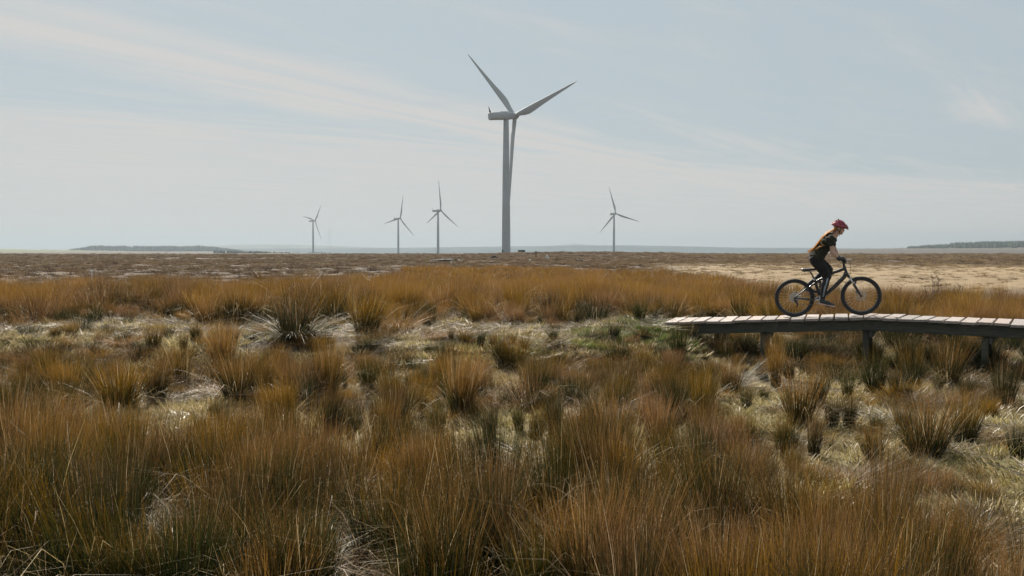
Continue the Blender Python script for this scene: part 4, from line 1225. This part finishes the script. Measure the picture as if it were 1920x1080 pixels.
# ------------------------------------------------------------------ small far things
def at(px, py): return Vector(ground_at(px, py))
cp = Vector(((978 - 960) / FPX * 440, 440, 0)); cp.z = float(zf(cp.x, cp.y))
cb = empty('site_cabin', cp); tag(cb, 'small dark green steel cabin at the foot of the tallest turbine', 'cabin')
MB().box((0, 0, 0.95), (3.1, 2.2, 1.8), None, 0.04).build('body', M['cabin'], cb)
MB().box((0, 0, 1.90), (3.25, 2.35, 0.10), None, 0.02).build('roof', M['cabin'], cb)
MB().box((0.7, -1.13, 0.85), (0.8, 0.05, 1.5), None, 0.01).build('door', M['dark'], cb)
for x_ in (-1.5, 1.5):
    MB().box((x_, -1.08, 0.95), (0.12, 0.10, 1.80), None, 0.01).build('corner_post', M['dark'], cb)
MB().box((0, 0, 0.02), (2.6, 1.9, 0.10)).build('skid', M['dark'], cb)
def lump(name, px, py, wpx, hpx, mat, label, cat, seed, dep=0.7):
    p = at(px, py); sc = p.y / FPX
    q = np.random.RandomState(seed)
    V, F = [], []; n, m_ = 18, 7
    for i_ in range(m_ + 1):
        t = i_ / m_
        for k in range(n):
            a = 2 * math.pi * k / n
            r_ = math.cos(t * math.pi / 2) ** 0.7 * (1 + 0.28 * q.uniform(-1, 1))
            V.append((r_ * math.cos(a) * wpx * sc / 2, r_ * math.sin(a) * wpx * sc / 2 * dep, -0.15 + (hpx * sc + 0.15) * math.sin(t * math.pi / 2) * (1 + 0.1 * q.uniform(-1, 1))))
    for i_ in range(m_):
        for k in range(n): F.append((i_ * n + k, i_ * n + (k + 1) % n, (i_ + 1) * n + (k + 1) % n, (i_ + 1) * n + k))
    o = MB().add(V, F).build(name, mat); o.location = p; auto_smooth(o, 35)
    tag(o, label, cat)
lump('peat_bank', 838, 491.5, 62, 6, M['peat'], 'long dark peat bank on the moor left of the tallest turbine', 'peat bank', 3, 0.3)
lump('peat_heap', 926, 487, 17, 8, M['peat'], 'dark peat heap just left of the foot of the tallest turbine', 'peat heap', 5)
lump('peat_heap', 1086, 491, 18, 5, M['peat'], 'dark peat heap on the heath right of the pale stone', 'peat heap', 6)
lump('stone', 1026, 486, 7, 8, M['pale_stone'], 'small pale stone block on the heath right of the green cabin', 'stone', 7)
lump('stone', 993, 489, 5, 3, M['pale_stone'], 'tiny pale stone on the heath below the green cabin', 'stone', 8)
def mpost(px, py, hpx, wpx, mat, label):
    p = at(px, py); sc = p.y / FPX
    o = empty('marker_post', p); tag(o, label, 'post')
    MB().tube([(0, 0, -0.2), (0, 0, hpx * sc * 0.93)], wpx * sc / 2, 8).build('shaft', mat, o)
    MB().tube([(0, 0, hpx * sc * 0.93), (0, 0, hpx * sc)], [wpx * sc * 0.62, wpx * sc * 0.4], 8).build('cap', M['dark'] if mat is M['post'] else mat, o)
mpost(172, 541, 40, 2.2, M['post'], 'thin white marker post on the heath at far left')
mpost(846, 497, 9, 1.6, M['post'], 'thin white marker post by the dark peat bank')
mpost(1005, 483, 13, 2.0, M['dark'], 'dark post on the crest right of the green cabin')
# met mast with guy wires, far left
p = Vector(((619 - 960) / FPX * 2000, 2000, -4.0))
mast = empty('met_mast', p); tag(mast, 'very thin guyed mast on the skyline beside the leftmost turbine', 'mast')
MB().tube([(0, 0, 0), (0, 0, 50)], 0.22, 8).build('pole', M['tower'], mast)
for q in range(3):
    a = q * 2.094
    MB().tube([(0, 0, 46), (22 * math.cos(a), 22 * math.sin(a), -1)], 0.03, 4).build('guy_wire', M['dark'], mast)

# bare saplings
def sapling(px, py, hpx, label, seed):
    p = at(px, py); h = hpx * p.y / FPX
    q = random.Random(seed)
    o = empty('bare_sapling', p); tag(o, label, 'sapling', 'bare saplings in the rushes')
    tops = []
    t = MB()
    for k in range(q.randint(3, 5)):
        a = q.uniform(0, 6.28); ln = h * q.uniform(0.6, 1); sp = q.uniform(0.1, 0.45)
        pts = [Vector((0.03 * math.cos(a), 0.03 * math.sin(a), -0.1))]
        for i_ in range(1, 5):
            f = i_ / 4
            pts.append(Vector((math.cos(a) * sp * ln * f + q.gauss(0, 0.02), math.sin(a) * sp * ln * f + q.gauss(0, 0.02), ln * f)))
        t.tube(pts, [0.012, 0.010, 0.008, 0.006, 0.003], 5)
        tops.append(pts)
    t.build('trunk', M['twig'], o)
    c = MB()
    for pts in tops:
        for i_ in range(14):
            j_ = q.randint(1, 3); f = q.uniform(0, 1)
            b0 = pts[j_] * (1 - f) + pts[j_ + 1] * f
            d = Vector((q.gauss(0, 1), q.gauss(0, 1), q.uniform(0.3, 1.6))).normalized() * h * q.uniform(0.1, 0.26)
            c.tube([b0, b0 + d * 0.5 + Vector((0, 0, 0.01)), b0 + d], [0.005, 0.004, 0.002], 4)
    tag(c.build('crown', M['twig'], o), kind='stuff')
for k, a in enumerate([(112, 560, 72, 'tall bare sapling at far left, left of the white marker post'), (140, 556, 52, 'lower bare sapling beside the tall one at far left'), (290, 560, 50, 'bare sapling in the brown rushes, right of the white marker post'), (325, 560, 42, 'smaller bare sapling just right of another, left of the lone leaning one'), (452, 550, 62, 'lone bare sapling leaning right below the leftmost turbine'), (1172, 585, 66, 'thin bare sapling in the rushes left of the boardwalk end'), (1678, 588, 62, 'bare sapling behind the boardwalk just right of the front wheel'), (1745, 592, 78, 'tallest bare sapling behind the boardwalk at right'), (1792, 590, 66, 'rightmost bare sapling behind the boardwalk')]):
    sapling(*a, 20 + k)

# far woods read as one mass each
def wood(name, label, x0, x1, dist, h, n, seed, dip=None):
    q = np.random.RandomState(seed)
    mb_V, mb_F = [], []
    px = q.uniform(x0, x1, n); dd = dist + q.uniform(0, 300, n)
    X = (px - 960) / FPX * dd
    Z = zf(X, dd)
    for k in range(n):
        hh = h * q.uniform(0.68, 1.0) * (0.85 + 0.3 * float(fbm(px[k], 0.0, 26, 2, seed))) * (dip(px[k]) if dip else 1); r0 = hh * q.uniform(0.2, 0.34); b0 = len(mb_V)
        rings = [(0.02, 0.10), (0.10, 0.75), (0.22, 1.0), (0.24, 0.72), (0.45, 0.72), (0.47, 0.48), (0.68, 0.46), (0.70, 0.28), (1.0, 0.0)]
        for t, r_ in rings:
            for a in range(7):
                an = a * 6.283 / 7 + k; e = r0 * r_ * q.uniform(0.7, 1.3)
                mb_V.append((X[k] + e * math.cos(an), dd[k] + e * math.sin(an), Z[k] - 0.5 + t * hh + q.uniform(-0.02, 0.02) * hh))
        for i_ in range(len(rings) - 1):
            for a in range(7): mb_F.append((b0 + i_ * 7 + a, b0 + i_ * 7 + (a + 1) % 7, b0 + (i_ + 1) * 7 + (a + 1) % 7, b0 + (i_ + 1) * 7 + a))
    o = link(name, fast_mesh(name, np.array(mb_V), np.array(mb_F)), M['conifer'])
    tag(o, label, 'woodland', kind='stuff')
M['conifer'] = pmat('conifer_needles', (0.040, 0.055, 0.030), 0.9, var=0.4, vscale=0.05, spec=0.1)
wood('woodland', 'long dark conifer wood on the left horizon', 130, 455, 4200, 26, 1900, 1, lambda x: min(1.0, 0.25 + (455 - x) / 90, 0.4 + (x - 130) / 60))
wood('woodland', 'broken tail of conifers right of the long left wood', 400, 562, 1930, 7.0, 300, 2, lambda x: min(1.0, 0.4 + (562 - x) / 150))
wood('woodland', 'far clump of trees round the foot of the leftmost turbine', 576, 624, 1960, 5.2, 80, 3)
wood('woodland', 'dark wood along the right horizon hill', 1700, 2060, 2830, 18, 1300, 4, lambda x: min(1.0, 0.35 + (x - 1700) / 170))

# ------------------------------------------------------------------ individual rush tussocks (photo: base x, base y, tip y, top width)
T = []
def tus(px, pb, pt, wpx, dry, label, kind='clump', lean=0.0):
    T.append((px, pb, pt, wpx, dry, label, kind, lean))
tus(1645, 744, 650, 62, 0.22, 'neat vase-shaped green rush tussock standing alone below the front wheel')
tus(1712, 732, 640, 58, 0.42, 'rush tussock right of the vase-shaped one, in front of the boardwalk')
tus(1782, 730, 636, 68, 0.48, 'broad rush tussock with orange top, second right of the vase-shaped one')
tus(1890, 768, 668, 56, 0.25, 'dark green rush tussock by the right edge below the boardwalk')
tus(1848, 668, 624, 30, 0.05, 'small bright green rush tussock under the boardwalk at right')
tus(1457, 727, 628, 34, 0.85, 'slim upright orange rush tussock in front of the boardwalk under the rear wheel')
tus(1503, 797, 690, 92, 0.62, 'large brown rush tussock below the rear wheel, left of two small green ones')
tus(1535, 763, 678, 50, 0.4, 'rush tussock behind the large brown one below the rear wheel')
tus(1592, 750, 690, 30, 0.15, 'small dark green rush tussock left of the vase-shaped one')
tus(1563, 805, 736, 40, 0.35, 'short green rush tussock right of the large brown one, left of a pair')
tus(1596, 803, 730, 38, 0.45, 'short rush tussock right of the pair below the vase-shaped one')
tus(1470, 857, 768, 38, 0.5, 'slim rush tussock in the right foreground, left of its twin')
tus(1530, 857, 768, 40, 0.5, 'slim rush tussock in the right foreground, right of its twin')
tus(1740, 858, 742, 130, 0.55, 'very large mixed green and orange rush tussock at lower right')
tus(1812, 836, 728, 74, 0.6, 'rush tussock leaning right, beside the very large one at lower right', lean=0.14)
tus(1852, 757, 715, 30, 0.2, 'little green rush tuft left of the dark tussock at the right edge')
tus(1645, 868, 785, 60, 0.6, 'orange rush tussock left of the very large one at lower right')
tus(1207, 710, 640, 42, 0.55, 'fan-shaped rush tussock below the left end of the boardwalk')
tus(1243, 722, 664, 36, 0.4, 'smaller rush tussock right of the fan-shaped one')
tus(1312, 744, 682, 60, 0.5, 'rush tussock below the boardwalk, left half of a joined pair', )
tus(1372, 742, 668, 56, 0.7, 'orange rush tussock below the boardwalk, right half of a joined pair')
tus(1402, 770, 716, 30, 0.35, 'slender rush tuft right of the joined pair below the boardwalk')
tus(1096, 748, 690, 82, 0.6, 'wide low rush tussock in the middle, below the peat overhang')
tus(995, 745, 678, 50, 0.6, 'rush tussock left of the wide low one in the middle')
tus(1040, 828, 728, 40, 0.25, 'tall narrow green rush tussock in the middle foreground')
tus(1150, 853, 736, 92, 0.55, 'big rush tussock in the middle foreground right of the tall narrow one')
tus(1236, 842, 738, 80, 0.85, 'big dry orange rush tussock in the middle foreground')
tus(1326, 855, 756, 60, 0.5, 'rush tussock in the foreground between the dry orange one and the slim twins')
tus(1400, 848, 768, 48, 0.45, 'rush tussock just left of the slim twins in the right foreground')
tus(1156, 652, 602, 54, 0.0, 'dark green rush tussock on the bright green bank')
tus(1200, 640, 600, 34, 0.1, 'small dark green tuft on the bank beside the boardwalk end')
tus(1273, 674, 604, 46, 0.08, 'dark green rush tussock right in front of the boardwalk end')
tus(1344, 668, 604, 44, 0.5, 'brown topped rush tussock against the boardwalk beam near its left end')
tus(1400, 668, 618, 36, 0.15, 'dark rush tussock in the shade under the boardwalk')
tus(1540, 672, 626, 40, 0.1, 'dark green rush tussock in the shade under the boardwalk below the bike')
tus(1620, 682, 628, 46, 0.1, 'dark rush tussock beside the middle boardwalk post')
tus(965, 672, 598, 64, 0.6, 'dark-footed rush tussock left of the peat overhang')
tus(550, 636, 546, 96, 0.45, 'big rush tussock rising from a dark thatch mound at the track edge')
tus(552, 638, 604, 110, 0.2, 'dark collapsed thatch mound at the track edge', 'mound')
tus(686, 626, 544, 84, 0.7, 'broad orange rush tussock at the back edge of the track')
tus(745, 630, 590, 74, 1.0, 'pale straw-coloured collapsed tussock at the back edge of the track', 'mound')
tus(1040, 668, 632, 96, 0.95, 'pale dry grass hanging over the dark peat hollow', 'mound')
tus(545, 758, 664, 62, 0.7, 'rush tussock left of centre, left of a row of three')
tus(590, 753, 662, 58, 0.65, 'rush tussock left of centre, middle of a row of three')
tus(616, 755, 626, 54, 0.72, 'tall rush tussock left of centre, right of a row of three')
tus(690, 742, 660, 50, 0.3, 'green based rush tussock left of the narrow-footed one')
tus(734, 769, 683, 48, 0.5, 'narrow-footed rush tussock spreading at the top, left of centre')
tus(836, 694, 612, 50, 0.2, 'green rush tussock leaning left by the mossy hollow', lean=-0.12)
tus(866, 784, 642, 78, 0.9, 'tall bright orange rush tussock just left of the image centre')
tus(918, 823, 748, 44, 0.25, 'small green rush tussock right below the tall bright orange one')
tus(906, 728, 690, 34, 0.5, 'small rush tuft between the tall orange one and the peat overhang')
tus(496, 755, 654, 58, 0.6, 'rush tussock just right of the wide dark-footed one on the left')
tus(940, 692, 616, 40, 0.4, 'slim rush tussock just left of the dark-footed one by the overhang')
tus(85, 718, 648, 62, 0.35, 'green based rush tussock near the left edge beside the pale litter')
tus(40, 768, 678, 60, 0.5, 'rush tussock at the left edge below the green based one')
tus(160, 741, 662, 60, 0.2, 'dark green rush tussock beside the black hollow on the left')
tus(222, 768, 674, 112, 0.68, 'very broad brown rush tussock right of the black hollow on the left')
tus(290, 758, 654, 60, 0.6, 'rush tussock right of the very broad brown one on the left')
tus(445, 748, 658, 102, 0.62, 'wide dark-footed rush tussock on the left below the tall orange one')
tus(416, 672, 572, 72, 0.92, 'tall bright orange rush tussock standing up across the track on the left')
tus(286, 658, 598, 44, 0.6, 'slender rush tussock on the track left of the tall bright orange one')
tus(402, 795, 742, 36, 0.4, 'short rush tuft below the wide dark-footed one on the left')
for k, (px, pb, pt, wpx, dry, label, kind, lean) in enumerate(T):
    x, y, z = ground_at(px, pb)
    h = (pb - pt) / FPX * y * 1.06; w_ = wpx / FPX * y * 1.12
    if kind == 'mound':
        me = MOUND[k % len(MOUND)]; sx_ = w_ / 1.25; sz_ = h / 0.62
    else:
        me = RUSH[k % len(RUSH)]; sx_ = max(0.28, w_ / 0.80); sz_ = h
    o = bpy.data.objects.new('rush_tussock', me); COL.objects.link(o)
    o.location = (x, y, z - 0.01); o.scale = (sx_, sx_, sz_)
    o.rotation_euler = (0, lean, 0) if lean else (random.gauss(0, 0.02), random.gauss(0, 0.02), random.uniform(0, 6.28))
    o['dry'] = float(dry)
    tag(o, label, 'rush tussock', 'rush tussocks')
TX = np.array([ground_at(t[0], t[1])[:2] for t in T])

# ------------------------------------------------------------------ growth that nobody could count
def near_tus(x, y, r):
    d = np.min(np.hypot(x[:, None] - TX[None, :, 0], y[:, None] - TX[None, :, 1]), axis=1) if len(x) else x
    return d < r
# 1 foreground rushes
def m_fore(x, y):
    n = fbm(x, y, 1.6, 3, 90)
    edge = np.interp(x / np.maximum(y, 1), [-0.6, -0.25, 0.0, 0.25, 0.5], [10.2, 9.6, 8.8, 7.6, 7.0])
    return sst(n, 0.30, 0.44) * (1 - sst(y, edge - 0.9, edge + 0.4))
x, y, z, q = field(3.4, 11.5, 10.5, m_fore, 201)
n = len(x); hs = q.uniform(0.42, 0.90, n); ws = q.uniform(0.45, 0.8, n)
dry = np.clip(0.20 + 1.0 * (fbm(x, y, 1.3, 3, 93) - 0.35) + q.normal(0, 0.12, n), 0, 1)
scatter('foreground_rushes', FORE + RUSH[:3], pack(x, y, z), rots(q, n, 0.09), np.stack([ws, ws, hs], -1), dry, 'dense tall brown rushes filling the foreground', 'rushes')
# 2 thin filler between the separate tussocks
def m_mid(x, y):
    n = fbm(x, y, 2.4, 3, 95)
    right = sst(x / y, 0.05, 0.3)
    clear = np.exp(-((y - 18.6) / 1.75) ** 4) * (1 - sst(x, 2.4, 3.4))
    m = sst(n, 0.36 + 0.26 * right, 0.54 + 0.20 * right) * (1 - clear * 0.93)
    m = np.maximum(m, 0.75 * (1 - right) * sst(y, 10, 11.5) * (1 - sst(y, 14.6, 15.6)) * sst(n, 0.30, 0.45))
    m = m * (1 - near_tus(x, y, 0.45)) 
    wet = (x > 4) & (y > 18) & (y < 21.8)
    return np.where(wet, m * 0.5, np.maximum(m, 0.35 * (deck_dist(x, y) < 0.9)))
x, y, z, q = field(8.0, 22.5, 5.5, m_mid, 203)
n = len(x); hs = q.uniform(0.35, 0.75, n) * np.interp(y, [14.3, 15.5, 18.5, 20.5], [1, 0.55, 0.45, 0.8]); ws = q.uniform(0.34, 0.66, n)
hs = np.where(deck_dist(x, y) < 1.15, np.minimum(hs, 0.52), hs)
dry = np.clip(0.48 + q.normal(0, 0.25, n), 0, 1)
dry = np.where(deck_dist(x, y) < 1.3, dry * 0.3, dry)  # stems near the deck toned greener and darker to imitate its shade
scatter('scattered_rushes', LOOSE[:3] + FORE[:3] + RUSH[:4], pack(x, y, z), rots(q, n, 0.1), np.stack([ws, ws, hs], -1), dry, 'thin brown rushes scattered between the tussocks', 'rushes')
# 2b rushes under and behind the boardwalk; their dark green also imitates its shade
x, y, z, q = field(14.0, 22.0, 8.0, lambda x, y: (deck_dist(x, y) < 1.5) * (x > 3.1) * 0.62, 221)
n = len(x); hs = q.uniform(0.28, 0.60, n); ws = q.uniform(0.45, 0.8, n)
hs = np.where(deck_dist(x, y) < 0.8, np.minimum(hs, 0.5), hs)
keep = ~((y < 17.0 - 0.45 * (x - 5.0)) & (q.uniform(0, 1, n) < 0.62))
x, y, z, hs, ws = x[keep], y[keep], z[keep], hs[keep], ws[keep]; n = len(x)
scatter('shade_toned_rushes', RUSH[2:7], pack(x, y, z), rots(q, n, 0.1), np.stack([ws, ws, hs], -1), np.clip(0.12 + q.normal(0, 0.14, n), 0, 1), 'dark green rushes crowded in the shade of the boardwalk', 'rushes')
# 3 the tall band behind the track and the boardwalk
def m_band(x, y):
    n = fbm(x, y, 2.6, 3, 97)
    st0 = np.interp(x, [-14, -8, 0, 2.5, 4, 6, 12], [20.2, 20.2, 20.4, 20.6, 20.6, 20.4, 20.2])
    en = np.interp(x / y, [-0.55, -0.3, -0.1, 0.1, 0.2, 0.55], [29.5, 30.5, 38, 46, 36, 29])
    return sst(n, 0.36, 0.50) * sst(y, st0 - 0.3, st0 + 0.6) * (1 - sst(y, en - 4, en + 3))
x, y, z, q = field(19.6, 56, 4.6, m_band, 205)
n = len(x); hs = q.uniform(0.50, 1.02, n) * np.interp(y, [20, 26, 40], [0.92, 1.0, 0.85]) * np.interp(x / y, [0.05, 0.3], [1, 0.95]); ws = q.uniform(0.7, 1.2, n)
dry = np.clip(0.75 + 1.0 * (fbm(x, y, 2.1, 3, 99) - 0.5) + q.normal(0, 0.17, n), 0, 1)
hs = np.where((x > 3.5) & (y < 22.5), np.minimum(hs, 0.70), hs); dry = np.where((x > 3.5) & (y < 21.8), dry * 0.35, dry)  # low dry behind the deck puts its shade into the stem colour
scatter('tall_rushes', RUSH + FORE, pack(x, y, z), rots(q, n, 0.08), np.stack([ws, ws, hs], -1), dry, 'tall band of orange rushes behind the track and the boardwalk', 'rushes')
# 4 far rushes in drifts and the tongue towards the tall turbine
def m_far(x, y):
    n = fbm(x, y, 13, 4, 101)
    tong = sst(x, -9 - 0.02 * y, -3) * (1 - sst(x, 9 + (y - 60) * 0.04, 13 + (y - 60) * 0.05)) * (1 - sst(y + x * 1.2, 66, 92))
    left = sst(x / y, -0.36, -0.28) * (x < 2) * sst(n, 0.40, 0.52) * (1 - sst(y, 52, 64)) * 0.8
    return np.clip(np.maximum(tong * sst(n, 0.25, 0.45), left), 0, 1)
x, y, z, q = field(34, 150, 1.15, m_far, 207, lim=40000)
n = len(x); hs = q.uniform(0.5, 0.85, n); ws = q.uniform(0.9, 1.5, n)
dry = np.clip(0.82 + q.normal(0, 0.14, n), 0, 1)
scatter('far_rushes', FAR, pack(x, y, z), rots(q, n, 0.08), np.stack([ws, ws, hs], -1), dry, 'drifts of orange rushes farther out on the moor', 'rushes')
# 5 heather and bent on the open moor
def m_heath(x, y):
    n = fbm(x, y, 16, 4, 105)
    fld = sst(x, 10 + (y - 60) * 0.045, 16 + (y - 60) * 0.06) * sst(y, 40, 52) * (1 - sst(y, 85, 130))
    return np.clip((0.6 + 0.4 * sst(n, 0.38, 0.56)) * (1 - 0.25 * fld), 0, 1) * np.interp(y, [32, 50, 200, 500], [0.7, 1, 0.42, 0.10])
x, y, z, q = field(31, 560, 0.78, m_heath, 209, lim=260000)
n = len(x); ws = q.uniform(0.6, 1.5, n) * np.interp(y, [40, 150, 500], [0.9, 1.4, 2.8]); hs = q.uniform(0.35, 0.95, n) * np.interp(y, [40, 200, 500], [0.9, 1.1, 1.6])
fx = sst(x, 10 + (y - 60) * 0.045, 16 + (y - 60) * 0.06) * (1 - sst(y, 85, 160))
ws = ws * (1 - 0.35 * fx); hs = hs * (1 - 0.6 * fx)
dry = np.clip(0.30 + 0.25 * sst(x / y, 0.0, 0.3) + q.normal(0, 0.28, n), 0, 1)
dry = np.where((fx > 0.3) & (q.uniform(0, 1, n) < 0.94), np.clip(1.15 + q.normal(0, 0.12, n), 0, 1.3), dry)
scatter('heather', HEATH, pack(x, y, z - 0.04), rots(q, n, 0.1), np.stack([ws, ws, hs], -1), dry, 'low brown heather and bent grass over the open moor', 'heather')
# 5a small dark upright tufts all over the wet ground
def m_dark(x, y):
    n = fbm(x, y, 1.3, 3, 117)
    trk = np.exp(-((y - 18.9) / 1.3) ** 4) * (1 - sst(x, 2.4, 3.4))
    return sst(n, 0.42, 0.58) * (1 - 0.85 * trk) * (1 - 0.35 * sst(x / y, 0.1, 0.3)) * (zf(x, y) > -0.05)
x, y, z, q = field(8.5, 22, 3.4, m_dark, 223)
n = len(x); hs = q.uniform(0.20, 0.46, n) * np.interp(y, [14.5, 15.6], [1, 0.75]); ws = q.uniform(0.22, 0.42, n)
hs = np.where(deck_dist(x, y) < 1.0, np.minimum(hs, 0.35), hs)
scatter('dark_tufts', RUSH[3:8], pack(x, y, z), rots(q, n, 0.12), np.stack([ws, ws, hs], -1), np.clip(0.32 + q.normal(0, 0.22, n), 0, 1), 'small dark rush tufts dotted over the wet ground', 'rushes')
# 5b small brown tufts knit the turf and the tussocks together
def m_tuft(x, y):
    n = fbm(x, y, 0.9, 3, 113)
    trk = np.exp(-((y - 18.9) / 1.2) ** 4) * (1 - sst(x, 2.4, 3.4))
    return sst(n, 0.44, 0.62) * (1 - 0.9 * trk) * (zf(x, y) > -0.05) * (1 - 0.45 * sst(x / y, 0.05, 0.3))
x, y, z, q = field(5.5, 24, 7.0, m_tuft, 219)
n = len(x); hs = q.uniform(0.10, 0.30, n); ws = q.uniform(0.28, 0.55, n)
scatter('brown_tufts', LOOSE[3:] + MOUND, pack(x, y, z), rots(q, n, 0.15), np.stack([ws, ws, hs], -1), np.clip(0.7 + q.normal(0, 0.3, n), 0, 1), 'small brown grass tufts between the tussocks', 'grass')
# 6 turf
def m_turf(x, y):
    wet = (zf(x, y) < -0.03) & (x > 4.6) & (y > 18.2)
    gb = np.exp(-((x - 2.15) / 1.15) ** 4 - ((y - 17.9) / 1.0) ** 4)
    return np.where(wet, 0.0, 1 - gb * 0.75) * (0.95 - 0.75 * sst(fbm(x, y, 1.1, 3, 52), 0.56, 0.68))
x, y, z, q = field(4.0, 26, 12.0, m_turf, 211)
n = len(x); ws = q.uniform(0.7, 1.2, n); hs = q.uniform(0.5, 1.15, n)
dry = np.clip(0.66 - 1.1 * (fbm(x, y, 2.2, 4, 40) - 0.48) + q.normal(0, 0.24, n), 0, 1)
scatter('turf', TURF, pack(x, y, z), rots(q, n, 0.1), np.stack([ws, ws, hs], -1), dry, 'short yellow-green turf between the tussocks', 'turf')
# 7 the green bank
def m_moss(x, y):
    b_ = np.exp(-((x - 2.15) / 1.15) ** 4 - ((y - 17.9) / 1.0) ** 4)
    w_ = 0.5 * np.exp(-((x - 8.5) / 3.0) ** 4 - ((y - 19.2) / 1.3) ** 4)
    m_ = 0.3 * np.exp(-((x + 0.9) / 0.7) ** 4 - ((y - 16.9) / 0.6) ** 4)
    return np.clip(b_ + w_ + m_, 0, 1) * (zf(x, y) > -0.04) * (0.3 + 0.7 * sst(fbm(x, y, 0.8, 3, 119), 0.36, 0.54))
x, y, z, q = field(15, 22, 26, m_moss, 213)
n = len(x); ws = q.uniform(0.6, 1.1, n); hs = q.uniform(0.6, 1.3, n)
scatter('green_sward', MOSS, pack(x, y, z), rots(q, n, 0.15), np.stack([ws, ws, hs], -1), np.clip(0.45 + q.normal(0, 0.2, n), 0, 1), 'bright green moss and grass on the bank by the boardwalk', 'moss')
# 8 dead straw
def m_straw(x, y):
    tr_ = (1 - sst(x, 2.4, 3.3)) * np.exp(-((y - 19.2) / 1.5) ** 4)
    n = fbm(x, y, 1.8, 3, 107)
    return np.clip(tr_ * 0.95 + 0.5 * sst(n, 0.52, 0.66) + 0.05, 0, 1)
x, y, z, q = field(5.0, 25, 3.6, m_straw, 215)
n = len(x); ws = q.uniform(0.6, 1.15, n)
scatter('dead_straw', STRAW, pack(x, y, z + 0.01), rots(q, n, 0.05), np.stack([ws, ws, q.uniform(0.8, 2.0, n)], -1), np.clip(0.5 + q.normal(0, 0.2, n), 0, 1), 'pale dead rush stems lying on the ground and the track', 'straw')

# ------------------------------------------------------------------ air
hz_m = bpy.data.materials.new('haze_air'); hz_m.use_nodes = True
t = hz_m.node_tree; t.nodes.clear()
g = NG(t)
pv = g.n('ShaderNodeVolumePrincipled', {'Color': (0.335, 0.398, 0.455, 1), 'Density': 1.25e-4, 'Anisotropy': 0.3})
g.n('ShaderNodeOutputMaterial', {'Volume': pv.outputs[0]})
mb = MB().box((0, 0, 25), (25600, 25600, 240))
hz = mb.build('haze', hz_m)
tag(hz, 'thin pale haze over the whole moor', 'haze', kind='stuff')
